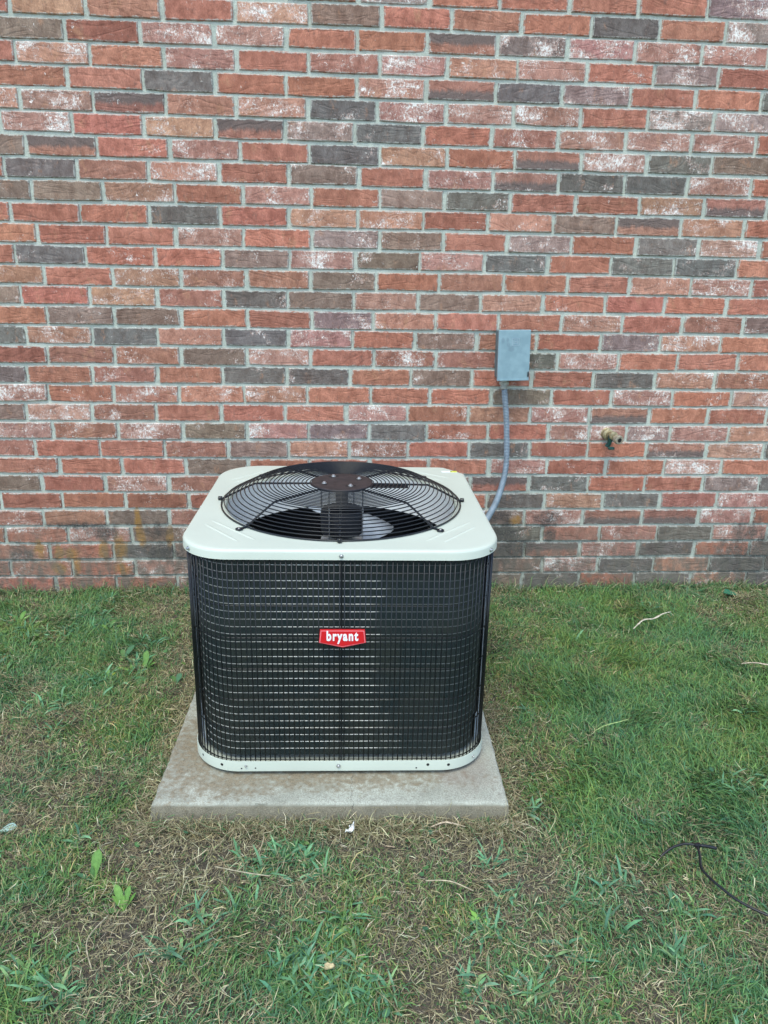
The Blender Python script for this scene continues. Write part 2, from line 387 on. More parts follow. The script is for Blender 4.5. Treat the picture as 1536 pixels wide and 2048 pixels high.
def seen_area(x0, x1, z0, z1):
    """area of a brick inside the picture, to choose the 300 largest"""
    q = []
    for x, z in ((x0, z0), (x1, z1)):
        d = Rm @ (np.array([x, 0, z]) - np.array([0, -3.14465, 1.38141]))
        q.append((768 + 1548.66 * d[0] / d[2], 1024 + 1548.66 * d[1] / d[2]))
    a = min(max(q[0][0], 0), 1536), min(max(q[1][0], 0), 1536); b = min(max(q[1][1], 0), 2048), min(max(q[0][1], 0), 2048)
    ar = max(0, a[1] - a[0]) * max(0, b[1] - b[0])
    if z1 < .60 and x0 > -.40 and x1 < .46: ar *= .01          # behind the air conditioner
    if z1 < .70 and x0 > -.25 and x1 < .36: ar *= .3
    return ar
wall = empty('brick_wall', (0.3, 0.05, 0))
tag(wall, 'red brick house wall with grey mortar and scattered dark and whitewashed bricks', 'wall')
WX0, WX1 = -3.0, 3.6
allb = []
def course_bricks(js, looks, ztop):
    js = list(js); L = list(looks)
    while js[0] > WX0 + .02: js.insert(0, js[0] - .254 + random.gauss(0, .002)); L.insert(0, random.choice(RAND))
    while js[-1] < WX1 - .02: js.append(js[-1] + .254 + random.gauss(0, .002)); L.append(random.choice(RAND))
    L = L[1:-1] if len(L) == len(js) + 1 else L
    for i in range(len(js) - 1):
        g0 = .0060 + random.gauss(0, .0018); g1 = .0060 + random.gauss(0, .0016)
        x0, x1 = max(js[i] + g0, WX0), min(js[i + 1] - g1, WX1)
        gz = .0043
        sag = .0016 * math.sin(js[i] * 2.3 + ztop * 9) + .0010 * math.sin(js[i] * 5.1 + ztop * 31)
        allb.append((x0, x1, sag + ztop - CP + gz + random.gauss(0, .0006), sag + ztop - gz + random.gauss(0, .0006), L[i]))
for k, (js, lk) in enumerate(COURSES):
    course_bricks(js, lk, ZT - (k - 1) * CP - 0)
for k in range(-14, 0):
    a = -1.1 + (.17 if k % 2 else 0) + random.gauss(0, .01)
    course_bricks([a + .254 * i for i in range(6)], [random.choice(RAND) for _ in range(7)], ZT - (k - 1) * CP)
allb.sort(key=lambda b: -seen_area(*b[:4]))
TOPZ = ZT + 15 * CP
def local(v, o): return [(a - o[0], b - o[1], c - o[2]) for a, b, c in v]
WO = (0.3, 0.05, 0)
for b in allb[:300]:
    v, f, uv, ti, fx = brick_geo(*b)
    c = ((b[0] + b[1]) / 2, 0.0, (b[2] + b[3]) / 2)
    o = obj('brick', brick_mesh('brick', [(local(v, c), f, uv, ti, fx)]), None, wall); o.location = (c[0] - WO[0], c[1] - WO[1], c[2])
rest = []
for b in allb[300:]:
    v, f, uv, ti, fx = brick_geo(*b); rest.append((local(v, WO), f, uv, ti, fx))
tag(obj('outer_brickwork', brick_mesh('outer_brickwork', rest), None, wall), kind='stuff')
def make_mortar():
    xs = np.arange(WX0, WX1 + .001, .0165); zs = np.arange(-.12, TOPZ + .001, .0125)
    X, Z = np.meshgrid(xs, zs); Y = .0056 + rng.normal(0, .0009, X.shape)
    nx, nz = len(xs), len(zs)
    V = [tuple(a) for a in np.stack([X.ravel() - WO[0], Y.ravel() - WO[1], Z.ravel()], 1)]
    F = [(j * nx + i, j * nx + i + 1, (j + 1) * nx + i + 1, (j + 1) * nx + i) for j in range(nz - 1) for i in range(nx - 1)]
    n = len(V)
    x0, x1, z0, z1 = WX0 - WO[0], WX1 - WO[0], -.12, TOPZ
    for y in (.02 - WO[1], .12): V += [(x0, y, z0), (x1, y, z0), (x1, y, z1), (x0, y, z1)]
    for k in range(4): F.append((n + k, n + (k + 1) % 4, n + 4 + (k + 1) % 4, n + 4 + k))
    F.append((n + 4, n + 5, n + 6, n + 7))
    obj('mortar', mesh_py('mortar', V, F), M_MORTAR, wall, smooth=180)
make_mortar()

# ------------------------------------------------------------------ concrete pad
PADC = (0.0175, -1.040, 0); PADYAW = math.radians(-2.2); PADH = .062
def make_pad():
    a = .4535; n = 56
    prof = [(.006, -.03), (.005, 0), (.0035, .03), (.001, PADH - .006), (-.002, PADH - .0018), (-.006, PADH)]
    sq = []
    for s in range(4):
        for i in range(n):
            u = -1 + 2 * i / n
            p = [(u, -1), (1, u), (-u, 1), (-1, -u)][s]; sq.append(p)
    V = []; F = []; N = len(sq)
    for (e, z) in prof:
        for k, (x, y) in enumerate(sq):
            j = random.gauss(0, .0009) - (random.random() < .06) * random.uniform(.001, .004) * (z > .04)
            V.append((x * (a + e + j), y * (a + e + j), z + random.gauss(0, .0004)))
    # top rings towards the centre
    for f in (.97, .9, .7, .4):
        for (x, y) in sq: V.append((x * a * f, y * a * f, PADH + random.gauss(0, .0003)))
    rings = len(prof) + 4
    for r in range(rings - 1):
        for k in range(N): F.append((r * N + k, r * N + (k + 1) % N, (r + 1) * N + (k + 1) % N, (r + 1) * N + k))
    F.append(tuple((rings - 1) * N + k for k in range(N)))
    t = NT('weathered_concrete'); P = t.obj(); sep = t.new('ShaderNodeSeparateXYZ'); t.link(P, sep.inputs[0])
    n1 = t.noise(P, 7, 6, .62); n2 = t.noise(P, 60, 5, .7); n3 = t.noise(P, 330, 3, .7)
    c = t.mix(t.ramp(n1, .3, .7), (.31, .32, .255), (.52, .54, .445))
    c = t.mix(t.ramp(n3, .35, .65, 0, .7), c, (.19, .18, .15))
    c = t.mix(t.ramp(n2, .56, .70, 0, .55), c, (.20, .175, .14))
    # rusty brown patch at the left, darker brown band along the unit's foot
    def blob(x, y, rx, ry):
        dx = t.math('DIVIDE', t.math('SUBTRACT', sep.outputs[0], x), rx); dy = t.math('DIVIDE', t.math('SUBTRACT', sep.outputs[1], y), ry)
        return t.math('SUBTRACT', 1.2, t.math('ADD', t.math('MULTIPLY', dx, dx), t.math('MULTIPLY', dy, dy)))
    f = t.math('MAXIMUM', blob(-.37, -.22, .14, .26), blob(-.27, -.37, .20, .07))
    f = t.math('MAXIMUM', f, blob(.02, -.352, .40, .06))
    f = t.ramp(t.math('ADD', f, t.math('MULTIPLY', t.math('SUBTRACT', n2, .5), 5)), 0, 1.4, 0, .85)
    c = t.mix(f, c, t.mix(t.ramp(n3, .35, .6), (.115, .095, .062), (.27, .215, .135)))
    f = t.ramp(t.math('ADD', blob(.36, -.32, .09, .11), t.math('MULTIPLY', t.math('SUBTRACT', n1, .5), 5)), 0, 1.6, 0, .5)
    c = t.mix(f, c, (.20, .155, .125))
    # earthy sides
    side = t.ramp(sep.outputs[2], PADH - .001, PADH - .012)
    c = t.mix(t.math('MULTIPLY', side, t.ramp(n1, .2, .7, .8, .98)), c, t.mix(t.ramp(n3, .3, .7), (.115, .10, .068), (.27, .24, .17)))
    # pores
    v = t.new('ShaderNodeTexVoronoi'); t.link(P, v.inputs['Vector']); v.inputs['Scale'].default_value = 95
    pore = t.math('MULTIPLY', t.ramp(v.outputs['Distance'], .16, .08), t.ramp(t.noise(P, 31, 2), .55, .65))
    c = t.mix(t.math('MULTIPLY', pore, .8), c, (.05, .045, .04))
    # hairline crack near the middle of the front edge
    wob = t.math('MULTIPLY', t.math('SUBTRACT', t.noise(P, 17, 4, .7), .5), .055)
    cx = t.math('ABSOLUTE', t.math('SUBTRACT', t.math('SUBTRACT', sep.outputs[0], .052), wob))
    crk = t.math('MULTIPLY', t.ramp(cx, .0014, .0003), t.ramp(sep.outputs[1], -.33, -.35))
    c = t.mix(t.math('MULTIPLY', crk, .55), c, (.06, .055, .05))
    t.link(c, t.b.inputs['Base Color']); t.b.inputs['Roughness'].default_value = .9
    h = t.math('SUBTRACT', t.math('ADD', t.math('MULTIPLY', n3, .6), n2), t.math('ADD', t.math('MULTIPLY', crk, .8), pore))
    t.bump(h, .5, .0025)
    o = obj('concrete_pad', mesh_py('concrete_pad', V, F), t.m, smooth=35)
    o.location = PADC; o.rotation_euler = (0, 0, PADYAW)
    tag(o, 'square weathered concrete pad with a hairline crack under the air conditioner', 'concrete pad')
make_pad()

# ------------------------------------------------------------------ air conditioner
UC = (0.0355, -0.979, PADH); UYAW = math.radians(-1.7)
unit = empty('air_conditioner', UC, UYAW)
tag(unit, 'square outdoor air conditioner with cream lid, black wire grille and domed fan guard', 'air conditioner')
def rsq(a, R, chamfer=False, na=14, ns=22):
    """rounded square, counter-clockwise from front middle; returns points"""
    pts = []
    def arc(cx, cy, a0):
        for i in range(na + 1):
            g = math.radians(a0 + 90 * i / na); pts.append((cx + R * math.cos(g), cy + R * math.sin(g)))
    def line(p, q):
        for i in range(1, ns): pts.append((p[0] + (q[0] - p[0]) * i / ns, p[1] + (q[1] - p[1]) * i / ns))
    b = a - R
    arc(b, -b, -90)
    if chamfer:
        line((a, -b), (a - .005, a - .092)); pts.append((a - .004, a - .085)); line((a - .006, a - .08), (a - .062, a - .004)); pts.append((a - .07, a))
        line((a - .07, a), (-b, a))
    else:
        line((a, -b), (a, b)); arc(b, b, 0); line((b, a), (-b, a))
    arc(-b, b, 90); line((-a, b), (-a, -b)); arc(-b, -b, 180); line((-b, -a), (b, -a))
    return pts
def resample(pts, n, start=0.0):
    P = np.array(pts + [pts[0]]); d = np.r_[0, np.cumsum(np.linalg.norm(np.diff(P, axis=0), axis=1))]
    s = (np.arange(n) / n * d[-1] + start) % d[-1]
    x = np.interp(s, d, P[:, 0]); y = np.interp(s, d, P[:, 1]); e = .0005
    tx = np.interp((s + e) % d[-1], d, P[:, 0]) - x; ty = np.interp((s + e) % d[-1], d, P[:, 1]) - y
    return x, y, tx, ty, d[-1]
def t_paint(name, col, rough=.38):
    t = NT(name); P = t.obj()
    n = t.noise(P, 5, 4); c = t.mix(t.ramp(n, .3, .7), tuple(x * .95 for x in col), col)
    c = t.mix(t.ramp(t.noise(P, 45, 6, .7), .68, .8, 0, .3), c, tuple(x * .72 for x in col))
    t.link(c, t.b.inputs['Base Color']); t.b.inputs['Roughness'].default_value = rough
    t.bump(t.noise(P, 900, 2), .08, .0004); return t.m
M_CREAM = t_paint('cream_paint', (.55, .600, .505))
M_INNER = t_paint('pale_inner_paint', (.78, .80, .76))
M_BLACK = simple('black_wire', (.006, .008, .010), .3, 0, .2, 60)
M_BLACKM = simple('black_paint', (.012, .013, .016), .5, 0, .3, 40, .2)
M_HUB = simple('brown_black_hub', (.030, .021, .020), .6, 0, .35, 50, .3)
M_STEEL = simple('zinc_screw', (.55, .56, .56), .35, .9, .2, 80)
M_BLADE = simple('fan_aluminium', (.55, .60, .65), .38, .6, .15, 12)
M_HOLE = simple('dark_hole', (.008, .008, .008), .8)
Z_LB, Z_LT = .684 - PADH, .709 - PADH          # lid flange bottom and top (local)
GS = .955; FC = (-.003, .000)                   # fan opening
def make_lid():
    N = 192; out = rsq(.4045, .13, True, 24, 30)
    P = np.array(out + [out[0]]); ang = np.unwrap(np.arctan2(P[:, 1] - FC[1], P[:, 0] - FC[0])); R = np.hypot(P[:, 0] - FC[0], P[:, 1] - FC[1])
    th = np.linspace(ang[0], ang[0] + 2 * np.pi, N, endpoint=False)
    Ro = np.interp(th, ang, R)
    rings = []   # (radius array, z)
    one = np.ones(N)
    v, f = [], []
    for (r, z) in ((.322, Z_LT - .115), (.326, Z_LT - .10), (.3275, Z_LT - .02), (.3285, Z_LT - .004)):
        v += [(FC[0] + r * math.cos(k * math.pi / 48), FC[1] + r * math.sin(k * math.pi / 48), z) for k in range(96)]
    for i in range(3): f += [(i * 96 + k, (i + 1) * 96 + k, (i + 1) * 96 + (k + 1) % 96, i * 96 + (k + 1) % 96) for k in range(96)]
    obj('fan_shroud', mesh_py('fan_shroud', v, f), M_INNER, unit, smooth=180)
    for r, z in ((.3292, Z_LT - .02), (.3300, Z_LT - .006), (.3325, Z_LT - .0005), (.338, Z_LT + .001), (.343, Z_LT)):
        rings.append((one * r, z))
    for f in (.35, .7, .93): rings.append((.343 + (Ro - .009 - .343) * f, Z_LT))
    rings += [(Ro - .009, Z_LT), (Ro - .005, Z_LT - .0008), (Ro - .0018, Z_LT - .003), (Ro, Z_LT - .0075), (Ro, Z_LB + .002), (Ro + .0006, Z_LB), (Ro - .002, Z_LB), (Ro - .002, Z_LT - .004)]
    V = []; F = []
    for r, z in rings:
        for k in range(N): V.append((FC[0] + r[k] * math.cos(th[k]), FC[1] + r[k] * math.sin(th[k]), z))
    for i in range(len(rings) - 1):
        for k in range(N): F.append((i * N + k, (i + 1) * N + k, (i + 1) * N + (k + 1) % N, i * N + (k + 1) % N))
    lid = obj('lid', mesh_py('lid', V, F), M_CREAM, unit, smooth=40)
    # embossed ridges, two across each corner
    def ridge(p, q):
        p = Vector(p); q = Vector(q); d = (q - p).normalized(); nrm = Vector((-d.y, d.x)); v = []; f = []
        prof = [(-.006, -.0006), (-.003, .0013), (0, .0018), (.003, .0013), (.006, -.0006)]
        K = 14
        for i in range(K + 1):
            u = i / K; c = p.lerp(q, u); s = min(1, math.sin(math.pi * min(max(u, .001), .999)) * 3.2)
            for (o_, z) in prof: v.append((c.x + nrm.x * o_ * (.4 + .6 * s), c.y + nrm.y * o_ * (.4 + .6 * s), Z_LT + z * s - .0002))
        n5 = len(prof)
        for i in range(K):
            for k in range(n5 - 1): f.append((i * n5 + k, i * n5 + k + 1, (i + 1) * n5 + k + 1, (i + 1) * n5 + k))
        obj('embossed_ridge', mesh_py('embossed_ridge', v, f), M_CREAM, lid, smooth=180)
    for sx in (-1, 1):
        for sy in (-1, 1):
            if sx > 0 and sy > 0:
                ridge((.17, .352), (.325, .225)); ridge((.225, .352), (.345, .262)); continue
            ridge((sx * .212, sy * .335), (sx * .352, sy * .178)); ridge((sx * .255, sy * .345), (sx * .362, sy * .212))
    return lid
lid = make_lid()
def screw(parent, loc, nrm, r=.0055, name='screw'):
    v, f = lathe([(r, 0), (r * .98, .0016), (r * .62, .0020), (r * .60, .0048), (r * .45, .0056)], 12)
    o = obj(name, mesh_py(name, v, f), M_STEEL, parent, smooth=35)
    o.location = loc; o.rotation_euler = Vector(nrm).to_track_quat('Z', 'Y').to_euler(); return o
for (x, y, nx, ny) in ((.002, -.4045, 0, -1), (-.3764, -.3557, -.78, -.62), (.3764, -.3557, .78, -.62), (.4045, -.05, 1, 0), (-.4045, -.02, -1, 0)):
    L_ = math.hypot(nx, ny)
    screw(lid, (x + nx / L_ * .0003, y + ny / L_ * .0003, (Z_LB + Z_LT) / 2 - .002), (nx, ny, 0))
# rounded corner position helper
def corner_pt(a, R, deg, sx, sy, out=0.0):
    b = a - R; g = math.radians(deg); return (sx * (b + (R + out) * math.cos(g)), sy * (b + (R + out) * math.sin(g)))
# fan guard -----------------------------------------------------------------
guard = obj('fan_guard', mesh_py('fan_guard', *sweep([(FC[0] + .345 * math.cos(i * math.pi / 64), FC[1] + .345 * math.sin(i * math.pi / 64), Z_LT + .0035) for i in range(128)], .0024, 6, True)), M_BLACK, unit, smooth=180)
def gz(r):
    r = r / GS
    if r <= .262: return Z_LT + .052 + .002 * (1 - (r / .262) ** 2)
    u = (r - .262) / .10; return Z_LT + .052 - .0475 * min(1, u) ** 1.08
nr = 22
for i in range(nr):
    r = .092 + (.337 - .092) * i / (nr - 1)
    pts = [(FC[0] + r * math.cos(k * math.pi / 48), FC[1] + r * math.sin(k * math.pi / 48), gz(r) + .0030) for k in range(96)]
    obj('ring', mesh_py('ring', *sweep(pts, .00165, 5, True)), M_BLACK, guard, smooth=180)
for k in range(8):
    g = math.radians(k * 45 + 90); c, s = math.cos(g), math.sin(g)
    rs = [q * GS for q in (.03, .10, .17, .235, .262, .285, .31, .335, .358)]
    pts = [(FC[0] + r * c, FC[1] + r * s, gz(r) - .0005) for r in rs]
    diag = k % 2 == 1
    if diag: pts += [(FC[0] + r * c, FC[1] + r * s, Z_LT + .0035) for r in (.350, .366)]
    else: pts += [(FC[0] + .352 * c, FC[1] + .352 * s, Z_LT + .004)]
    rad = .0029 if k % 4 else .0022
    obj('rib', mesh_py('rib', *sweep(pts, rad, 7)), M_BLACK, guard, smooth=50)
    if diag:
        cx, cy = FC[0] + .370 * c, FC[1] + .370 * s
        loop = [(cx + .0075 * math.cos(a * math.pi / 8), cy + .0075 * math.sin(a * math.pi / 8), Z_LT + .0032) for a in range(16)]
        obj('mounting_loop', mesh_py('mounting_loop', *sweep(loop, .0028, 6, True)), M_BLACK, guard, smooth=180)
        screw(guard, (cx, cy, Z_LT + .001), (0, 0, 1), .0062)
    else:
        v, f = lathe([(.0055, 0), (.006, .001), (.006, .010), (.0045, .0115)], 12)
        o = obj('end_cap', mesh_py('end_cap', v, f), M_BLACK, guard, smooth=35)
        o.location = (FC[0] + .347 * c, FC[1] + .347 * s, Z_LT + .004 + .002); o.rotation_euler = Vector((c, s, 0)).to_track_quat('Z', 'Y').to_euler()
v, f = lathe([(.072, -.004), (.086, -.003), (.090, .0005), (.088, .004), (.080, .0055), (.03, .0060), (.026, .0045)], 48, FC[0], FC[1], Z_LT + .055)
hub = obj('hub_plate', mesh_py('hub_plate', v, f), M_HUB, guard, smooth=40)
for k, dg in enumerate((35, 125, 215, 305)):
    g = math.radians(dg - 8); x, y = FC[0] + .056 * math.cos(g), FC[1] + .056 * math.sin(g)
    sl = [(x + .012 * math.cos(a * math.pi / 10), y + .0058 * math.sin(a * math.pi / 10), Z_LT + .0612) for a in range(20)]
    sl = [(x + .016 * math.cos(a * math.pi / 10) * math.cos(g + 1.4) - .007 * math.sin(a * math.pi / 10) * math.sin(g + 1.4),
           y + .016 * math.cos(a * math.pi / 10) * math.sin(g + 1.4) + .007 * math.sin(a * math.pi / 10) * math.cos(g + 1.4), Z_LT + .0614) for a in range(20)]
    obj('slot', mesh_py('slot', sl, [tuple(range(20))]), M_HOLE, hub)
    screw(hub, (x, y, Z_LT + .0610), (0, 0, 1), .0075)
# motor and fan ----------------------------------------------------------------
v, f = lathe([(.016, .052), (.018, .048), (.018, -.014), (.056, -.022), (.062, -.030), (.062, -.088), (.060, -.095), (.02, -.10)], 40, FC[0], FC[1], Z_LT)
M_MOTOR = simple('motor_paint', (.004, .006, .010), .7, .0, .2, 30)
obj('fan_motor', mesh_py('fan_motor', v, f), M_MOTOR, unit, smooth=40)
for dg in (60, 150, 240, 330):
    g = math.radians(dg); x, y = FC[0] + .070 * math.cos(g), FC[1] + .070 * math.sin(g)
    obj('motor_rod', mesh_py('motor_rod', *sweep([(x, y, Z_LT + .05), (x, y, Z_LT - .105)], .0022, 6)), M_STEEL, unit, smooth=60)
wc = box_bm(.115, .024, .007, .002, (FC[0] + .135, FC[1] + .004, Z_LT + .046))
obj('motor_lead_cover', wc, M_BLACKM, unit)
fan = obj('fan', mesh_py('fan', *lathe([(.03, -.112), (.062, -.116), (.062, -.126), (.03, -.13)], 32, FC[0], FC[1], Z_LT)), M_STEEL, unit, smooth=40)
for k in range(3):
    a0 = math.radians(-46 + 120 * k); V = []; F = []; na, nb = 10, 9
    for side in (0, 1):
        for i in range(nb):
            r = .05 + (.312 - .05) * i / (nb - 1); half = .38 + .20 * (i / (nb - 1)) ** .8
            for j in range(na):
                u = -1 + 2 * j / (na - 1); sw = .20 * (i / (nb - 1)) ** 1.5
                g = a0 + sw + half * u * (1 - .16 * (i / (nb - 1)) ** 6 * u * u)
                z = Z_LT - .136 + .032 * u * (r / .325) ** .3 + .010 * (1 - u * u) - side * .0012
                V.append((FC[0] + r * math.cos(g), FC[1] + r * math.sin(g), z))
        o_ = side * na * nb
        for i in range(nb - 1):
            for j in range(na - 1):
                q = (o_ + i * na + j, o_ + i * na + j + 1, o_ + (i + 1) * na + j + 1, o_ + (i + 1) * na + j)
                F.append(q if side == 0 else q[::-1])
    obj('blade', mesh_py('blade', V, F), M_BLADE, fan, smooth=180)
# coil ---------------------------------------------------------------------------
def make_coil():
    t = NT('coil_fins'); uv = t.new('ShaderNodeUVMap', uv_map='uv'); P = t.obj()
    us = t.new('ShaderNodeSeparateXYZ'); t.link(uv.outputs[0], us.inputs[0])
    fin = t.math('FRACT', t.math('MULTIPLY', us.outputs[0], 520.0)); fin = t.math('ABSOLUTE', t.math('SUBTRACT', fin, .5))
    n = t.noise(P, 9, 5, .6); n2 = t.noise(t.mapping(P, (1, 1, .15)), 120, 3, .6)
    c = t.mix(t.ramp(n, .35, .65), (.030, .058, .060), (.064, .082, .066))
    c = t.mix(t.ramp(n2, .4, .7, 0, .6), c, (.070, .088, .084))
    c = t.mix(t.ramp(fin, .08, .3, .0, .75), (.010, .012, .012), c)
    t.link(c, t.b.inputs['Base Color']); t.b.inputs['Roughness'].default_value = .55; t.b.inputs['Metallic'].default_value = .35
    t.bump(fin, .6, .001)
    MF = t.m
    t = NT('coil_tube_light_dashes'); P = t.obj(); sp = t.new('ShaderNodeSeparateXYZ'); t.link(P, sp.inputs[0])
    dash = t.ramp(t.noise(t.mapping(P, (1, 1, 3)), 75, 3, .7), .42, .52)  # bright dashes: light through the coil's gaps, painted into the tube colour
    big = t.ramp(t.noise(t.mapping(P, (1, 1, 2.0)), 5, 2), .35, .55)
    left = t.ramp(sp.outputs[0], -.30, -.08, .30, 1.0); rt = t.ramp(t.math('ADD', sp.outputs[0], t.math('MULTIPLY', t.math('SUBTRACT', t.noise(t.mapping(P, (1, 1, 6)), 14, 3), .5), .12)), .082, .112, 1.0, .06)  # painted light fades out towards both sides
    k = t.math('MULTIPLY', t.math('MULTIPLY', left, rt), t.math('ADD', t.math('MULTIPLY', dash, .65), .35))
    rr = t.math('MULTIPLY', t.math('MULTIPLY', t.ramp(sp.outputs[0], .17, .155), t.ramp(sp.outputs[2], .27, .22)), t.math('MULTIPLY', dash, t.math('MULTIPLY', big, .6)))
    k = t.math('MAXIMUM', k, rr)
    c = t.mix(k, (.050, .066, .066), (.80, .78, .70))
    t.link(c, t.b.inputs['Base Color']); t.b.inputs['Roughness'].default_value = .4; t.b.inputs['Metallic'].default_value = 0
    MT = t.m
    nrow = 27; z0, z1 = .047, Z_LB - .003; pitch = (z1 - z0) / nrow
    base = rsq(.378, .118, False, 14, 10); N = len(base)
    P2 = np.array(base); d = np.r_[0, np.cumsum(np.linalg.norm(np.diff(np.vstack([P2, P2[:1]]), axis=0), axis=1))]; per = d[-1]
    nrm = np.array([(lambda q: q / np.linalg.norm(q))(np.array([P2[(i + 1) % N][1] - P2[i - 1][1], -(P2[(i + 1) % N][0] - P2[i - 1][0])])) for i in range(N)])
    coil = obj('coil', mesh_py('coil', [(p[0] - n_[0] * .025, p[1] - n_[1] * .025, z) for z in (z0, z1) for p, n_ in zip(P2, nrm)],
                [(k, (k + 1) % N, N + (k + 1) % N, N + k) for k in range(N)]), M_BLACKM, unit)
    for r in range(nrow):
        za = z0 + r * pitch; prof = [(-.0024, .0008), (-.0010, .0009), (-.0001, .0016), (-.0001, pitch * .5), (-.0001, pitch - .0016), (-.0010, pitch - .0009), (-.0024, pitch - .0008)]
        V = []; F = []
        for e, z in prof:
            for p, n_ in zip(P2, nrm): V.append((p[0] + n_[0] * e, p[1] + n_[1] * e, za + z))
        for i in range(len(prof) - 1):
            for k in range(N): F.append((i * N + k, i * N + (k + 1) % N, (i + 1) * N + (k + 1) % N, (i + 1) * N + k))
        me = mesh_py('fin_row', V, F); ul = me.uv_layers.new(name='uv')
        for poly in me.polygons:
            ks = [me.loops[l].vertex_index % N for l in poly.loop_indices]; wrap = max(ks) - min(ks) > 1
            for l in poly.loop_indices:
                vi = me.loops[l].vertex_index; kk = vi % N
                u = d[kk] if not (wrap and kk == 0) else per
                ul.data[l].uv = (u, (vi // N) / 6)
        obj('fin_row', me, MF, coil, smooth=15)
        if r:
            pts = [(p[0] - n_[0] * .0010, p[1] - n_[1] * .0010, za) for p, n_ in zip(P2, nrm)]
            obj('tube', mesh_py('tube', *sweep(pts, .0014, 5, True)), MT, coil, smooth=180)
make_coil()
# base pan ---------------------------------------------------------------------------
def make_base():
    base = rsq(.402, .134, False, 20, 8); N = len(base)
    def off(e):
        P2 = np.array(base); out = []
        for i in range(N):
            tv = P2[(i + 1) % N] - P2[i - 1]; n_ = np.array([tv[1], -tv[0]]); n_ /= np.linalg.norm(n_); out.append(P2[i] + n_ * e)
        return out
    prof = [(-.030, .013), (-.003, .012), (.0, .014), (.0, .042), (-.0006, .0445), (-.002, .0445), (-.003, .042), (-.003, .032), (-.05, .031), (-.30, .028)]
    V = []; F = []
    for e, z in prof: V += [(p[0], p[1], z) for p in off(e)]
    for i in range(len(prof) - 1):
        for k in range(N): F.append((i * N + k, i * N + (k + 1) % N, (i + 1) * N + (k + 1) % N, (i + 1) * N + k))
    o = obj('base_pan', mesh_py('base_pan', V, F), M_CREAM, unit, smooth=40)
    def front(px, z, r):     # hole on the front skirt
        a, R = .402, .134; b = a - R
        if abs(px) <= b: x, y, nx, ny = px, -a, 0, -1
        else:
            s = 1 if px > 0 else -1; sn = min(.98, (abs(px) - b) / R); cs = math.sqrt(1 - sn * sn)
            x, y, nx, ny = px, -(b + R * cs), s * sn, -cs
        v, f = lathe([(r, 0), (r * .8, .0004)], 10)
        h = obj('drain_hole', mesh_py('drain_hole', v, f), M_HOLE, o); h.location = (x + nx * .0003, y + ny * .0003, z); h.rotation_euler = Vector((nx, ny, 0)).to_track_quat('Z', 'Y').to_euler()
    for px, z, r in ((-.372, .032, .0035), (-.315, .030, .0042), (-.262, .023, .0022), (-.225, .024, .0022), (.205, .022, .0024), (.236, .032, .0042), (.292, .030, .0042)): front(px, z, r)
    screw(o, (-.004, -.4023, .030), (0, -1, 0), .0058)
    screw(o, (.3632, -.3622, .030), (.7, -.7, 0), .004); screw(o, (-.250, -.4022, .031), (0, -1, 0), .0036)
    for sx in (-1, 1):
        for sy in (-1, 1):
            b_ = box_bm(.06, .06, .014, .001, (sx * .27, sy * .27, .0062)); obj('foot', b_, M_BLACKM, unit)
make_base()
# wire grille ---------------------------------------------------------------------------
def make_grille():
    gp = rsq(.3972, .132, False, 14, 6)
    zb, zt = .043, Z_LB + .006
    levels = [.140 + .0885 * i for i in range(6)]
    gr = None
    for z in [zb + .002] + levels + [zt - .010]:
        v, f = sweep([(x * .9925, y * .9925, z) for x, y in gp], .0015, 6, True)
        o = obj('grille' if gr is None else 'wire', mesh_py('wire', v, f), M_BLACK, gr or unit, smooth=180)
        if gr is None: gr = o
    x, y, tx, ty, per = resample(gp, 226, .0064)
    v, f = sweep([(0, 0, zb - .008), (0, 0, zb + .3), (0, 0, zt)], .00165, 6); me = mesh_py('wire', v, f); me.shade_smooth(); me.materials.append(M_BLACK)
    for k in range(226):
        o = bpy.data.objects.new('wire', me); COL.objects.link(o); o.parent = gr
        o.location = (x[k], y[k], 0); o.rotation_euler = (random.gauss(0, .0012), random.gauss(0, .0012), k)
    # dark seam strips where two grille panels lap: front middle and at the side corners
    for (px, py, w) in ((.003, -.3992, .0042), (-.3982, -.215, .012), (.3982, -.215, .012), (-.3982, -.18, .012), (.3982, -.18, .012)):
        s = box_bm(w if abs(py + .3992) < .01 else .003, .003 if abs(py + .3992) < .01 else w, zt - zb, .0006, (px, py, (zt + zb) / 2)); obj('seam_strip', s, M_BLACK, gr)
    return gr
grille = make_grille()
M_GALV = simple('galvanised_plate_and_reflection', (.42, .48, .54), .4, .3, .15, 20)
for s_ in (-1, 1):
    x_, y_ = s_ * (.260 + .128 * math.cos(math.radians(14))), -(.260 + .128 * math.sin(math.radians(14)))
    o = obj('corner_post_reflection', box_bm(.0028, .006, Z_LB - .05, .0008, (0, 0, 0)), M_GALV, unit); o.location = (x_, y_, (Z_LB + .045) / 2)  # pale slim post, its colour stands for reflections on the seam posts
    for dg, hh in ((8, .11), (22, .085)):
        g = math.radians(dg); o = obj('corner_bracket', box_bm(.0015, .030, hh, .0004), M_GALV, unit)
        o.location = (s_ * (.260 + .1245 * math.cos(g)), -(.260 + .1245 * math.sin(g)), .045 + hh / 2); o.rotation_euler = (0, 0, -s_ * g)
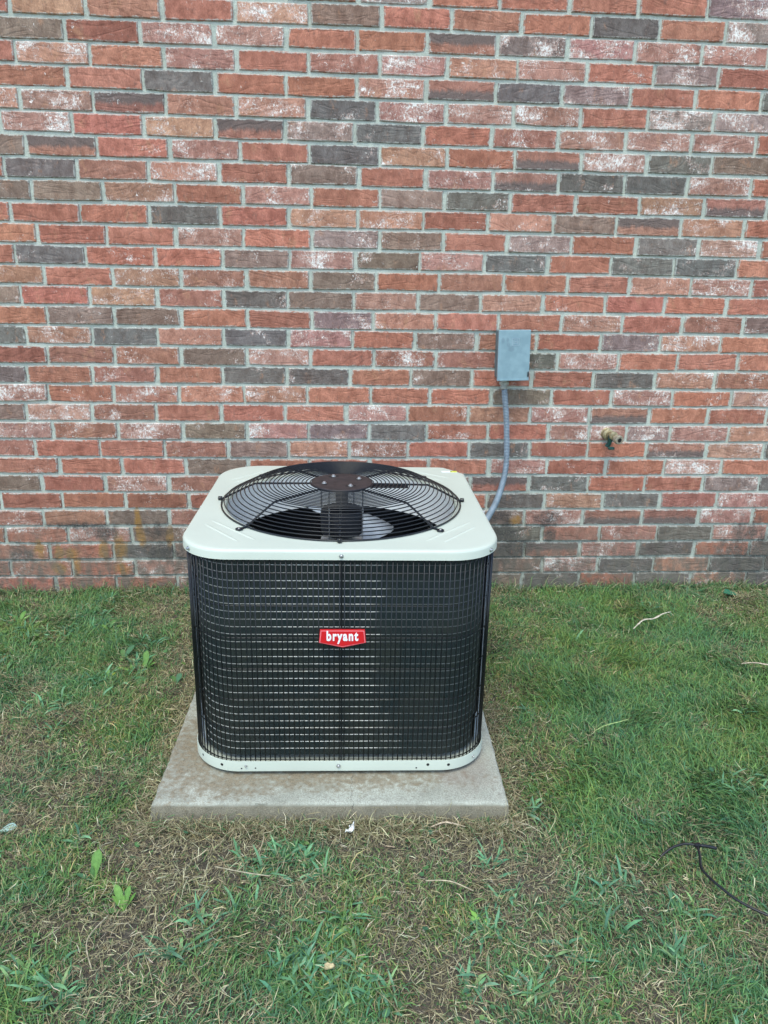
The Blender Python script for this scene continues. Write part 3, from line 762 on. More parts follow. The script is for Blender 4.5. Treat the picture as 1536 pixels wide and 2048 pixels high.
# badge --------------------------------------------------------------------------------
def make_badge():
    X0, X1 = -.0535, .0655; cx = (X0 + X1) / 2 - .0005; zt = .4960 - PADH; zs = .4605 - PADH; zb = .4472 - PADH; y = -.4010
    def pent(ins, yy, dx=0):
        w = (X1 - X0) / 2 - ins
        return [(cx - w + .0032, yy, zt - ins), (cx + w - .0032, yy, zt - ins), (cx + w, yy, zs + ins * .3), (cx, yy, zb + ins), (cx - w, yy, zs + ins * .3)]
    def plate(ins, ya, yb, mat, name, parent):
        V = pent(ins, ya) + pent(ins, yb); F = [(5, 6, 7, 8, 9)[::-1]] + [(k, (k + 1) % 5, 5 + (k + 1) % 5, 5 + k) for k in range(5)]
        b = bmesh.new(); vs = [b.verts.new(v) for v in V]
        for f in F: b.faces.new([vs[i] for i in f])
        bmesh.ops.recalc_face_normals(b, faces=b.faces[:]); return obj(name, b, mat, parent)
    MR = simple('badge_red', (.62, .012, .018), .35, coat=.4); MP = simple('badge_border_pink', (.80, .22, .24), .4); MW = simple('badge_white', (.86, .88, .90), .4)
    bd = plate(0, y, y - .005, MR, 'badge', unit)
    plate(.0016, y - .005, y - .0054, MP, 'border', bd); plate(.0036, y - .0054, y - .0058, MR, 'field', bd)
    cu = bpy.data.curves.new('lettering', 'FONT'); cu.body = 'bryant'; cu.size = .0300; cu.extrude = .0004; cu.offset = .0011; cu.align_x = 'CENTER'; cu.space_character = 1.22
    to = bpy.data.objects.new('tmp', cu); COL.objects.link(to); bpy.context.view_layer.update()
    me = bpy.data.meshes.new_from_object(to.evaluated_get(bpy.context.evaluated_depsgraph_get())); bpy.data.objects.remove(to)
    me.name = 'lettering'; me.materials.clear(); xs = [v.co.x for v in me.vertices]; w = max(xs) - min(xs)
    s = .0800 / w
    for v_ in me.vertices: v_.co = Vector(((v_.co.x - (max(xs) + min(xs)) / 2) * s, v_.co.y * 1.22, v_.co.z))
    o = obj('lettering', me, MW, bd); o.rotation_euler = (math.pi / 2, 0, 0); o.location = (cx, y - .0063, zs + .0072)
make_badge()
# sticker at the chamfered corner
MS = simple('sticker_white', (.80, .82, .80), .5); MY = simple('sticker_yellow', (.62, .66, .08), .5); MK = simple('sticker_black', (.02, .02, .02), .5)
st = obj('sticker', box_bm(.052, .019, .0004, 0, (.352, .352 - .012, Z_LT + .0005)), MS, lid)
st2 = obj('yellow_field', box_bm(.022, .017, .0003, 0, (.352 + .0145, .340, Z_LT + .0009)), MY, st)
v, f = lathe([(.0045, 0), (.004, .0002)], 3, .352 + .006, .340, Z_LT + .0011); obj('warning_mark', mesh_py('warning_mark', v, f), MK, st)

# ------------------------------------------------------------------ electrical disconnect box
def make_box():
    root = empty('electrical_box', (.724, -.0, .935), 0); root.rotation_euler = (0, math.radians(-1.6), 0)
    tag(root, 'blue-grey metal electrical disconnect box mounted on the brick wall', 'electrical box')
    t = NT('blue_grey_enamel'); P = t.obj(); n = t.noise(P, 22, 5, .6)
    c = t.mix(t.ramp(n, .35, .7), (.20, .31, .345), (.255, .38, .415))
    sp = t.new('ShaderNodeSeparateXYZ'); t.link(P, sp.inputs[0])
    for (x, z, rx, rz) in ((-.046, .158, .0075, .013), (-.028, .160, .006, .010), (-.012, .126, .014, .012), (-.024, .142, .008, .010)):
        dx = t.math('DIVIDE', t.math('SUBTRACT', sp.outputs[0], x), rx); dz = t.math('DIVIDE', t.math('SUBTRACT', sp.outputs[2], z), rz)
        d_ = t.math('ADD', t.math('ADD', t.math('MULTIPLY', dx, dx), t.math('MULTIPLY', dz, dz)), t.math('MULTIPLY', n, .8))
        c = t.mix(t.ramp(d_, 1.7, .6, 0, .35), c, (.11, .165, .20))
    t.link(c, t.b.inputs['Base Color']); t.b.inputs['Roughness'].default_value = .42
    t.bump(t.noise(P, 500, 2), .1, .0005); MB = t.m
    MBD = simple('grey_enamel_body', (.12, .175, .185), .5, 0, .2, 20)
    obj('body', box_bm(.116, .080, .186, .003, (.0015, -.042, .0985)), MBD, root)
    obj('cover', box_bm(.1265, .016, .197, .0022, (0, -.0885, .0985), 3), MB, root)
    lip = box_bm(.112, .003, .006, .001, (0, -.098, .004)); obj('cover_lip', lip, MB, root)
    obj('hasp', box_bm(.0035, .012, .020, .001, (.0585, -.0985, .026)), M_HOLE, root)
    # embossed square emblem: a nested square maze
    z0, x0, y0 = .152, .0045, -.0969
    bars = []
    for (x, z, w, h) in ((0, .0135, .029, .0014), (0, -.0135, .029, .0014), (-.0138, 0, .0014, .028), (.0138, 0, .0014, .028),
                         (0, .0075, .016, .0012), (0, -.0075, .016, .0012), (-.0075, 0, .0012, .0155), (.0075, 0, .0012, .0155), (-.002, 0, .0010, .009), (.002, 0, .0010, .009), (0, .0, .009, .001)):
        bars.append((x, z, w, h))
    b = bmesh.new()
    for (x, z, w, h) in bars:
        r = bmesh.ops.create_cube(b, size=1); bmesh.ops.scale(b, vec=(w, .0012, h), verts=r['verts']); bmesh.ops.translate(b, vec=(x0 + x, y0 - .0002 * (1 + len(b.verts) % 5 * .1), z0 + z), verts=r['verts'])
    obj('emblem', b, simple('emblem_relief', (.32, .42, .47), .4), root)
make_box()
# conduit
def make_conduit():
    root = empty('flexible_conduit', (.698, -.055, .93)); O = root.location
    tag(root, 'ribbed grey flexible conduit curving from the electrical box to the air conditioner', 'conduit')
    key = [(.6985, -.055, .915), (.703, -.055, .88), (.7085, -.055, .84), (.7165, -.057, .78), (.722, -.060, .71), (.726, -.065, .64), (.7235, -.080, .575), (.706, -.115, .515), (.668, -.185, .455), (.600, -.30, .405), (.52, -.45, .38), (.44, -.60, .40), (.40, -.67, .43)]
    K = np.array(key); dd = np.r_[0, np.cumsum(np.linalg.norm(np.diff(K, axis=0), axis=1))]
    # Catmull-Rom
    pts = []
    for i in range(len(key) - 1):
        p0, p1, p2, p3 = K[max(i - 1, 0)], K[i], K[i + 1], K[min(i + 2, len(key) - 1)]
        n = max(2, int(np.linalg.norm(p2 - p1) / .00115))
        for j in range(n):
            u = j / n; pts.append(tuple(.5 * ((2 * p1) + (-p0 + p2) * u + (2 * p0 - 5 * p1 + 4 * p2 - p3) * u * u + (-p0 + 3 * p1 - 3 * p2 + p3) * u ** 3)))
    s = 0; rad = []
    for i, p in enumerate(pts):
        if i: s += math.dist(p, pts[i - 1])
        rad.append(.0114 + .0016 * (math.cos(s / .0062 * 2 * math.pi)))
    loc = [(p[0] - O[0], p[1] - O[1], p[2] - O[2]) for p in pts]
    M = simple('grey_vinyl', (.215, .27, .31), .45, 0, .15, 25)
    obj('ribbed_tube', mesh_py('ribbed_tube', *sweep(loc, rad, 14)), M, root, smooth=180)
    MFt = simple('fitting_grey', (.36, .37, .32), .45, .3, .2, 40)
    v, f = lathe([(.013, -.034), (.0155, -.032), (.0155, -.020), (.014, -.019), (.014, -.016), (.0195, -.0155), (.0200, -.004), (.0165, -.0025), (.0145, .008)], 10, 0.0, 0, 0)
    obj('fitting', mesh_py('fitting', v, f), MFt, root, smooth=30)
make_conduit()
# ------------------------------------------------------------------ outdoor faucet
def make_faucet():
    root = empty('outdoor_faucet', (1.168, 0, .700))
    tag(root, 'brass outdoor faucet with a dark green handle sticking out of the brick wall', 'faucet')
    MBR = simple('tarnished_brass', (.36, .30, .17), .5, .55, .35, 60, .4, 200); MBL = simple('pale_brass', (.38, .33, .24), .5, .4, .3, 90, .4, 300)
    MG = simple('dark_green_handle', (.012, .055, .045), .45, 0, .5, 60, .3)
    def at(mesh, mat, name, loc, d, sm=35):
        o = obj(name, mesh_py(name, *mesh), mat, root, smooth=sm); o.location = loc; o.rotation_euler = Vector(d).to_track_quat('Z', 'Y').to_euler(); return o
    at(lathe([(.025, 0), (.0255, .004), (.022, .006), (.0215, .012), (.0235, .013), (.0235, .026), (.019, .028), (.016, .030)], 18), MBR, 'flange', (-.004, .004, .003), (0, -1, 0))
    at(lathe([(.0145, 0), (.0145, .030), (.018, .032), (.018, .042), (.014, .044)], 16), MBR, 'body', (-.002, -.020, .004), (.2, -1, .05))
    sp = at(lathe([(.014, 0), (.0155, .010), (.0185, .012), (.0185, .015), (.0165, .0155), (.0165, .018), (.0198, .0185), (.0198, .022), (.0170, .0225), (.0170, .025), (.0188, .0255), (.0185, .0285), (.0165, .030)], 24), MBL, 'spout', (.012, -.062, -.004), (.30, -1, -.06))
    h = lathe([(.0092, 0), (.0090, .0006)], 18); o = obj('spout_opening', mesh_py('spout_opening', *h), M_HOLE, sp); o.location = (0, 0, .0303)
    at(sweep([(0, 0, .006), (-.004, -.004, -.012), (-.002, -.008, -.030), (.004, -.012, -.046)], [.0085, .0105, .0095, .0110], 9), MG, 'stem', (-.006, -.050, .002), (0, 0, 1))
    b = box_bm(.026, .016, .011, .003, (-.001, -.062, -.046)); obj('handle', b, MG, root)
make_faucet()

# ------------------------------------------------------------------ drip tube
def spline(key, step=.006):
    K = np.array(key, float); pts = []
    for i in range(len(K) - 1):
        p0, p1, p2, p3 = K[max(i - 1, 0)], K[i], K[i + 1], K[min(i + 2, len(K) - 1)]
        n = max(2, int(np.linalg.norm(p2 - p1) / step))
        for j in range(n):
            u = j / n; pts.append(.5 * ((2 * p1) + (-p0 + p2) * u + (2 * p0 - 5 * p1 + 4 * p2 - p3) * u * u + (-p0 + 3 * p1 - 3 * p2 + p3) * u ** 3))
    pts.append(K[-1]); return [tuple(p) for p in pts]
def make_drip():
    root = empty('drip_tube', (.887, -1.655, .0)); O = root.location
    tag(root, 'thin black irrigation tube with a tee lying in the grass at lower right', 'tube')
    M = simple('black_poly_tube', (.010, .011, .013), .4, 0, .2, 50)
    lo = lambda k: [(a - O[0], b - O[1], c) for a, b, c in k]
    obj('branch_tube', mesh_py('branch_tube', *sweep(spline(lo([(.795, -1.668, .020), (.828, -1.655, .034), (.862, -1.650, .040), (.887, -1.655, .040)])), .0030, 8)), M, root, smooth=180)
    obj('branch_tube', mesh_py('branch_tube', *sweep(spline(lo([(.897, -1.657, .040), (.917, -1.659, .038), (.936, -1.662, .034)])), .0040, 8)), M, root, smooth=180)
    obj('supply_tube', mesh_py('supply_tube', *sweep(spline(lo([(.889, -1.660, .040), (.880, -1.692, .040), (.868, -1.725, .038), (.871, -1.752, .038), (.883, -1.788, .040), (.904, -1.828, .040), (.945, -1.865, .038), (1.01, -1.90, .034), (1.12, -1.94, .028), (1.3, -1.97, .02)])), .0030, 8)), M, root, smooth=180)
    obj('tee_joint', box_bm(.016, .010, .009, .003, (.004, -.001, .040)), M, root)
make_drip()

# ------------------------------------------------------------------ vegetation
def leaf_mat(name, rough=.55, trans=.25):
    t = NT(name); c = t.new('ShaderNodeAttribute', attribute_name='tint').outputs['Color']
    n = t.noise(t.pos(), 160, 3); c = t.mix(.5, c, t.mix(t.ramp(n, .3, .7), (.6, .6, .6), (1, 1, 1)), 'MULTIPLY')
    c = t.mix(1.0, c, (1.90, 1.86, 1.74), 'MULTIPLY')
    t.link(c, t.b.inputs['Base Color']); t.b.inputs['Roughness'].default_value = rough; t.b.inputs['Specular IOR Level'].default_value = .35
    tr = t.new('ShaderNodeBsdfTranslucent'); t.link(c, tr.inputs[0]); mx = t.new('ShaderNodeMixShader'); mx.inputs[0].default_value = trans
    t.link(t.b.outputs[0], mx.inputs[1]); t.link(tr.outputs[0], mx.inputs[2]); t.link(mx.outputs[0], t.out.inputs[0]); return t.m
M_LEAF = leaf_mat('grass_leaf'); M_STRAW = leaf_mat('straw', .75, .1)
def in_pad(x, y, mrg=.0):
    c, s = math.cos(-PADYAW), math.sin(-PADYAW); dx, dy = x - PADC[0], y - PADC[1]
    return (np.abs(dx * c - dy * s) < .4595 + mrg) & (np.abs(dx * s + dy * c) < .4595 + mrg)
def blades(name, x, y, length, width, heading, pitch0, curl, tint, mat, S=3, taper=1.0, z0=None, wob=0.0, fold=0.0):
    """ribbons: pitch0 = start angle above ground, curl = change of angle along the blade"""
    n = len(x); z = hgt(x, y) if z0 is None else z0
    hx, hy = np.cos(heading), np.sin(heading); px, py = -hy, hx
    P = np.zeros((n, S + 1, 3)); P[:, 0] = np.stack([x, y, z], 1)
    for k in range(S):
        a = pitch0 + curl * (k / max(1, S - 1)); st = length / S
        hd = heading + wob * (k / S) if np.ndim(wob) or wob else heading
        P[:, k + 1, 0] = P[:, k, 0] + np.cos(a) * np.cos(hd) * st; P[:, k + 1, 1] = P[:, k, 1] + np.cos(a) * np.sin(hd) * st
        P[:, k + 1, 2] = np.maximum(P[:, k, 2] + np.sin(a) * st, z + .001)
    P[:, 1:, 1] = np.minimum(P[:, 1:, 1], -.002)
    nv = 2 * S + 1; V = np.zeros((n, nv, 3)); tw = rng.uniform(-.6, .6, n)
    for k in range(S):
        w = width * .5 * (1 - (k / S) ** 2 * .6 * taper) * (.75 if k == 0 else 1)
        sx, sy, sz = px * w * np.cos(tw), py * w * np.cos(tw), w * np.sin(tw)
        V[:, 2 * k] = P[:, k] + np.stack([sx, sy, sz], 1); V[:, 2 * k + 1] = P[:, k] - np.stack([sx, sy, sz], 1)
    V[:, 2 * S] = P[:, S]
    base = (np.arange(n) * nv)[:, None]
    q = np.concatenate([base + np.array([[2 * k, 2 * k + 1, 2 * k + 3, 2 * k + 2]]) for k in range(S - 1)], 0) if S > 1 else np.zeros((0, 4), int)
    tr = base + np.array([[2 * S - 2, 2 * S - 1, 2 * S]])
    me = bpy.data.meshes.new(name); me.vertices.add(n * nv); me.vertices.foreach_set('co', V.ravel().astype(np.float32))
    loops = np.concatenate([q.ravel(), tr.ravel()]).astype(np.int32); me.loops.add(len(loops)); me.loops.foreach_set('vertex_index', loops)
    nf = len(q) + len(tr); starts = np.concatenate([np.arange(len(q)) * 4, len(q) * 4 + np.arange(len(tr)) * 3]).astype(np.int32)
    me.polygons.add(nf); me.polygons.foreach_set('loop_start', starts); me.update(calc_edges=True)
    ca = me.color_attributes.new('tint', 'FLOAT_COLOR', 'POINT')
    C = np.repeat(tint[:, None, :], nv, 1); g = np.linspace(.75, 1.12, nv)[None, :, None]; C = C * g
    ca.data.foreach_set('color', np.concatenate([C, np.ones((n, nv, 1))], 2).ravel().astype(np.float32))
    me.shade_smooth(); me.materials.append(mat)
    o = bpy.data.objects.new(name, me); COL.objects.link(o); return o
def scatter(dens, fn, x0=-2.6, x1=3.2, y0=-2.9, y1=-.004):
    """dens per m2 in view (falls off outside), accepted with probability fn"""
    n = int(dens * (x1 - x0) * (y1 - y0)); x = rng.uniform(x0, x1, n); y = rng.uniform(y0, y1, n)
    t = (y + 3.14) / 3.14                       # half width of the lawn in view
    vis = (x > -.35 - .98 * (y + 3.14) * .52 - .25) & (x < .45 + .72 * (y + 3.14) * .9 + .3) & (y > -2.25)
    p = np.where(vis, 1.0, .22) * fn(x, y); k = (rng.random(n) < p) & ~in_pad(x, y)
    return x[k], y[k]
def colmix(n, cols, w, jit=.18):
    c = np.array(cols)[rng.choice(len(cols), n, p=np.array(w) / sum(w))]; return np.clip(c * rng.normal(1, jit, (n, 1)) * rng.normal(1, .05, (n, 3)), .004, .9)
GREENS = [(.044, .112, .046), (.064, .142, .056), (.088, .168, .060), (.052, .125, .072), (.118, .172, .072), (.14, .165, .082)]
DRY = [(.20, .185, .108), (.27, .248, .150), (.13, .115, .065), (.16, .135, .078), (.36, .34, .235), (.085, .072, .046)]
# fine turf
x, y = scatter(66000, lambda x, y: np.clip(green(x, y) * 1.15 - .06, .05, 1)); n = len(x)
g = green(x, y)
hd = rng.uniform(0, 6.283, n) * .55 + 2.2 * vnoise(x, y, 7, 3)
L = rng.gamma(6, .0047, n) * (.55 + .6 * g); pit = rng.uniform(.25, 1.35, n)
tint = colmix(n, GREENS, (3, 4, 3, 3, 2, 1)); dry = rng.random(n) > (.70 + .34 * g); tint[dry] = colmix(dry.sum(), DRY, (3, 2, 2, 2, 1, 1))
hue = np.clip(.5 + .5 * vnoise(x, y, 6, 4), 0, 1)[:, None]; tint = tint * (np.array([[.92, 1.02, 1.0]]) * hue + np.array([[1.22, 1.10, .78]]) * (1 - hue))
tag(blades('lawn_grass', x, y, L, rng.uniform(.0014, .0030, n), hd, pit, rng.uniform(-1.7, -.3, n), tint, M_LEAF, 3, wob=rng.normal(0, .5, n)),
    'patchy green lawn grass growing round the concrete pad up to the wall', 'grass', kind='stuff')
# dry clippings and thatch
x, y = scatter(30000, lambda x, y: np.clip(1.12 - green(x, y) * 1.2, .06, 1)); n = len(x)
tint = colmix(n, DRY, (3, 3, 3, 3, 1.2, 2), .22)
tag(blades('dry_straw', x, y, rng.gamma(4, .0064, n), rng.uniform(.0009, .0020, n), rng.uniform(0, 6.283, n), rng.normal(.12, .28, n), rng.normal(-.1, .5, n), tint, M_STRAW, 2,
    z0=hgt(x, y) + rng.gamma(2, .004, n), wob=rng.normal(0, .9, n)), 'brown dry clippings and dead grass strewn over the thin lawn', 'dry grass', kind='stuff')
# taller uncut fringe along the wall and matted clippings round the pad
n0 = 9000; x = rng.uniform(-2.4, 3.0, n0); y = -np.abs(rng.normal(0, .030, n0)) - .004; k = rng.random(n0) < np.clip(.55 + .7 * vnoise(x, y * 3, 6, 6), .06, 1); x, y = x[k], y[k]; n = len(x)
tint = colmix(n, GREENS + DRY[:3], (3, 4, 3, 2, 2, 1, 2, 2, 1))
tag(blades('wall_fringe_grass', x, y, rng.gamma(7, .0068, n), rng.uniform(.0016, .0034, n), rng.uniform(0, 6.283, n), rng.uniform(.6, 1.4, n), rng.uniform(-1.2, -.2, n), tint, M_LEAF, 3, wob=rng.normal(0, .4, n)),
    'taller uncut grass fringe along the foot of the brick wall', 'grass', kind='stuff')
n0 = 7000; a_ = rng.uniform(-.47, .47, n0); sd_ = rng.choice([0, 1, 2], n0, p=[.6, .2, .2]); e_ = .462 + np.abs(rng.normal(0, .022, n0))
lx = np.where(sd_ == 0, a_, np.where(sd_ == 1, -e_, e_)); ly = np.where(sd_ == 0, -e_, a_)
cy_, sy_ = math.cos(PADYAW), math.sin(PADYAW); x = PADC[0] + lx * cy_ - ly * sy_; y = PADC[1] + lx * sy_ + ly * cy_
tint = colmix(n0, DRY + GREENS[:2], (3, 3, 3, 3, 1.5, 2, 1, 1), .22)
tag(blades('matted_clippings', x, y, rng.gamma(5, .0075, n0), rng.uniform(.0010, .0022, n0), rng.uniform(0, 6.283, n0), rng.normal(.25, .35, n0), rng.normal(-.3, .5, n0), tint, M_STRAW, 3,
    z0=hgt(x, y) + rng.gamma(2, .0055, n0), wob=rng.normal(0, .9, n0)), 'matted dry clippings heaped against the edges of the concrete pad', 'dry grass', kind='stuff')
# crabgrass rosettes
cx, cy = scatter(420, lambda x, y: np.clip(vnoise(x, y, 5, 7) * 1.3 - .25, 0, 1) * np.where((y < -1.35) | (x < -.5), np.clip(green(x, y) * 1.5 - .35, 0, 1), .06))
extra = [(-.10, -1.93), (-.05, -1.90), (.03, -1.96), (.06, -1.92), (-.02, -1.98), (.10, -1.99), (-.12, -1.60), (-.05, -1.62), (-.16, -1.66), (-.02, -1.66), (-.20, -1.62), (-.56, -1.93), (-.62, -1.90), (-.53, -1.97),
         (-.30, -1.78), (-.27, -1.84), (-.34, -1.86), (.38, -1.66), (.35, -1.85), (.55, -1.76), (.50, -1.92), (.62, -1.84), (.72, -1.93), (.40, -2.0), (.28, -1.98), (.80, -1.80), (.68, -1.72)]
cx = np.r_[cx, [e[0] for e in extra]]; cy = np.r_[cy, [e[1] for e in extra]]
m_ = rng.integers(6, 13, len(cx)); m_[-len(extra):] = rng.integers(16, 26, len(extra)); x = np.repeat(cx, m_) + rng.normal(0, .016, m_.sum()); y = np.repeat(cy, m_) + rng.normal(0, .014, m_.sum()); n = len(x)
k = ~in_pad(x, y, .01) & (y < -.01); x, y = x[k], y[k]; n = len(x)
tint = colmix(n, [(.075, .180, .095), (.105, .225, .12), (.062, .155, .090), (.13, .225, .09)], (3, 3, 3, 1), .15)
tag(blades('crabgrass', x, y, rng.uniform(.026, .068, n), rng.uniform(.0046, .0088, n), rng.uniform(0, 6.283, n), rng.uniform(.25, 1.0, n), rng.uniform(-1.3, -.2, n), tint, M_LEAF, 4, .8, wob=rng.normal(0, .4, n)),
    'broad bladed blue-green crabgrass tufts scattered through the lawn', 'grass', kind='stuff')
# clover and small round leaves
def clover():
    x, y = scatter(260, lambda x, y: np.where((y < -1.4) | (x < -.45), .9 * np.clip(vnoise(x, y, 5, 5) + .45, 0, 1), .12)); n = len(x); V = []; F = []; C = []
    k6 = 7
    for i in range(n):
        r = random.uniform(.0035, .0085); z = float(hgt(x[i], y[i])) + random.uniform(.008, .026); ax, ay = random.uniform(-.5, .5), random.uniform(-.5, .5)
        c = random.choice([(.045, .11, .045), (.06, .14, .05), (.09, .16, .05), (.04, .10, .055)]); b = len(V); yy = min(y[i], -.015)
        V.append((x[i], yy, z - .001)); 
        for q in range(k6):
            g_ = 2 * math.pi * q / k6; px_, py_ = r * math.cos(g_), r * math.sin(g_) * random.uniform(.8, 1); V.append((x[i] + px_, yy + py_, z + ax * px_ + ay * py_))
        for q in range(k6): F.append((b, b + 1 + q, b + 1 + (q + 1) % k6))
        C += [(*c, 1)] * (k6 + 1)
    me = mesh_py('clover', V, F); ca = me.color_attributes.new('tint', 'FLOAT_COLOR', 'POINT'); ca.data.foreach_set('color', np.array(C, np.float32).ravel())
    tag(obj('clover', me, M_LEAF, smooth=180), 'small round clover leaves low in the thin lawn', 'clover', kind='stuff')
clover()
# far lawn outside the picture is carried by the ground itself

def leaf_mesh(L_, W_, lean, bend, col, K=7, round_=False, notch=0):
    V = []; F = []; C = []; p = Vector((0, 0, 0)); a = lean
    for i in range(K + 1):
        u = i / K
        w = W_ * .5 * (math.sin(math.pi * min(1, u ** (1.7 if round_ else 1.25))) ** (.6 if round_ else .8) if 0 < u < 1 else .04)
        w = max(w, .0012 if u < .4 else .0002)
        jag = 1 + (notch * (1 if i % 2 else -1) if .2 < u < .95 else 0)
        V += [(p.x, -w * jag, p.z + w * .25), (p.x, 0, p.z), (p.x, w * jag, p.z + w * .25)]
        cc = tuple(x * (1.25 if u < .25 else 1) for x in col); C += [(*cc, 1), (*(x * 1.25 for x in cc), 1), (*cc, 1)]
        p = p + Vector((math.cos(a), 0, math.sin(a))) * (L_ / K); a += bend / K
    for i in range(K):
        for s in (0, 1): F.append((i * 3 + s, i * 3 + s + 1, i * 3 + s + 4, i * 3 + s + 3))
    me = mesh_py('leaf', V, F); ca = me.color_attributes.new('tint', 'FLOAT_COLOR', 'POINT'); ca.data.foreach_set('color', np.array(C, np.float32).ravel())
    return me
def weed(name, x, y, leaves, label, cat='weed', group=None):
    r = empty(name, (x, y, float(hgt(np.array(x), np.array(y))))); tag(r, label, cat, group)
    for (L_, W_, az, lean, bend, col, rd, nt) in leaves:
        L_ *= .86; W_ *= .86
        o = obj('leaf', leaf_mesh(L_, W_, lean, bend, col, round_=rd, notch=nt), M_LEAF, r, smooth=180); o.rotation_euler = (0, 0, math.radians(az))
    return r
G1, G2, G3, G4 = (.075, .160, .038), (.100, .195, .046), (.040, .100, .050), (.055, .120, .038)
weed('broadleaf_weed', -.553, -1.655, [(.085, .030, 78, 1.15, -.3, G1, 1, 0), (.055, .014, 165, .55, -.5, G3, 0, 0), (.045, .012, 110, 1.2, .0, G4, 0, 0), (.03, .008, 200, .3, -.3, G3, 0, 0)],
     'bright green weed with one tall broad leaf at the left of the dry patch', 'weed', 'weeds in the lawn')
weed('broadleaf_weed', -.462, -1.745, [(.070, .020, 125, 1.05, -.5, G2, 1, 0), (.065, .018, 62, 1.15, -.2, G1, 1, .12), (.055, .012, 35, .9, -.2, G1, 0, .1), (.05, .012, 150, .9, -.3, G2, 0, 0), (.04, .010, 95, 1.2, 0, G2, 0, 0), (.05, .016, 190, .35, -.6, G4, 1, 0)],
     'light green weed with a spray of upright leaves left below the pad', 'weed', 'weeds in the lawn')
weed('broadleaf_weed', -.652, -.672, [(.075, .026, 88, 1.15, -.2, G1, 1, 0), (.05, .018, 15, .7, -.4, G1, 0, .1), (.05, .016, 40, .9, -.4, G4, 0, .1), (.03, .015, 120, .9, 0, G2, 0, 0)],
     'weed with one upright spoon shaped leaf left of the air conditioner', 'weed', 'weeds in the lawn')
weed('broadleaf_weed', -.695, -.690, [(.065, .022, 170, .4, -.5, G2, 1, 0), (.035, .014, 60, .8, 0, G4, 0, .1), (.03, .012, 110, .9, 0, G2, 0, 0)],
     'low weed with a pale leaf pointing left beside the spoon leaved weed', 'weed', 'weeds in the lawn')
weed('broadleaf_weed', -.660, -.775, [(.055, .048, 70, .35, -.3, (.07, .19, .085), 1, 0)], 'single round flat weed leaf just below the spoon leaved weed', 'weed', 'weeds in the lawn')
weed('broadleaf_weed', -.765, -.74, [(.04, .018, 150, .5, -.4, G1, 0, .1), (.04, .018, 30, .7, -.3, (.16, .22, .04), 0, .1), (.04, .016, 85, .9, 0, G1, 0, .1), (.03, .014, 200, .4, 0, G4, 0, 0)],
     'small yellowish green rosette weed in the left lawn', 'weed', 'weeds in the lawn')
weed('broadleaf_weed', -.525, -.79, [(.05, .026, 60, .9, -.2, G3, 1, 0), (.04, .018, 125, .9, -.2, G4, 1, 0)], 'two leaved seedling weed close to the left side of the air conditioner', 'weed', 'weeds in the lawn')
weed('broadleaf_weed', -.745, -.60, [(.075, .028, 55, .8, -.4, G3, 1, 0), (.05, .02, 110, .8, -.3, G4, 1, 0)], 'weed with a long oval leaf leaning right in the left lawn', 'weed', 'weeds in the lawn')
weed('broadleaf_weed', -.86, -.36, [(.06, .022, 20, .5, -.6, G1, 1, 0), (.06, .022, 70, .8, -.6, G4, 1, 0), (.05, .02, 150, .6, -.6, G1, 1, 0), (.05, .02, 210, .4, -.5, G4, 1, 0), (.05, .02, 330, .4, -.6, G1, 1, 0)],
     'leafy green weed clump between the left lawn and the stained bricks', 'weed', 'weeds in the lawn')
weed('broadleaf_weed', -1.22, -.30, [(.07, .022, 80, .9, -.7, G1, 1, 0), (.06, .022, 140, .8, -.7, G4, 1, 0), (.06, .02, 30, .8, -.6, G1, 1, 0)], 'tufted weed at the far left edge of the lawn near the wall', 'weed', 'weeds in the lawn')
weed('broadleaf_weed', .33, -1.845, [(.06, .012, 120, .5, -.6, (.14, .28, .06), 0, .25), (.05, .012, 150, .6, -.3, (.12, .25, .06), 0, .25), (.03, .010, 60, .5, 0, G2, 0, .2)],
     'weed with a jagged yellow-green leaf in the brown patch below the pad', 'weed', 'weeds in the lawn')
# single leaves, twigs and scraps
def strip(name, pts, w, col, label, cat, th=.0009):
    root = pts[0]; P = spline([(a - root[0], b - root[1], c) for a, b, c in pts], .01); V = []; F = []
    n = len(P)
    for i, p in enumerate(P):
        t_ = Vector(P[min(i + 1, n - 1)]) - Vector(P[max(i - 1, 0)]); s = Vector((-t_.y, t_.x, 0)).normalized(); ww = w * (.25 + .75 * math.sin(math.pi * (i + .6) / (n + .4))) * (1 + .25 * math.sin(i * 1.9)) * .5
        for e, dz in ((-1, .0006), (0, .0022), (1, 0)): V.append((p[0] + s.x * ww * e, p[1] + s.y * ww * e, p[2] + dz))
    for i in range(n - 1):
        for k in (0, 1): F.append((i * 3 + k, i * 3 + k + 1, i * 3 + k + 4, i * 3 + k + 3))
    me = mesh_py(name, V, F); o = obj(name, me, simple(name + '_mat', col, .75, 0, .35, 90), smooth=180)
    md = o.modifiers.new('thickness', 'SOLIDIFY'); md.thickness = th; o.location = (root[0], root[1], 0); return tag(o, label, cat)
strip('dry_leaf_strip', [(1.175, -.49, .035), (1.23, -.445, .050), (1.28, -.425, .046), (1.33, -.395, .052), (1.375, -.37, .048)], .009, (.52, .47, .36), 'pale twisted dry leaf strip on the grass right of the air conditioner', 'dry leaf')
strip('dry_leaf_strip', [(1.455, -.785, .042), (1.50, -.79, .048), (1.55, -.80, .044), (1.63, -.81, .04)], .009, (.46, .38, .28), 'tan dry leaf strip on the grass at the right edge of the photo', 'dry leaf')
strip('dry_leaf_strip', [(.252, -1.540, .018), (.29, -1.533, .026), (.338, -1.545, .020)], .006, (.48, .39, .27), 'short tan dry strip lying against the front of the concrete pad', 'dry leaf')
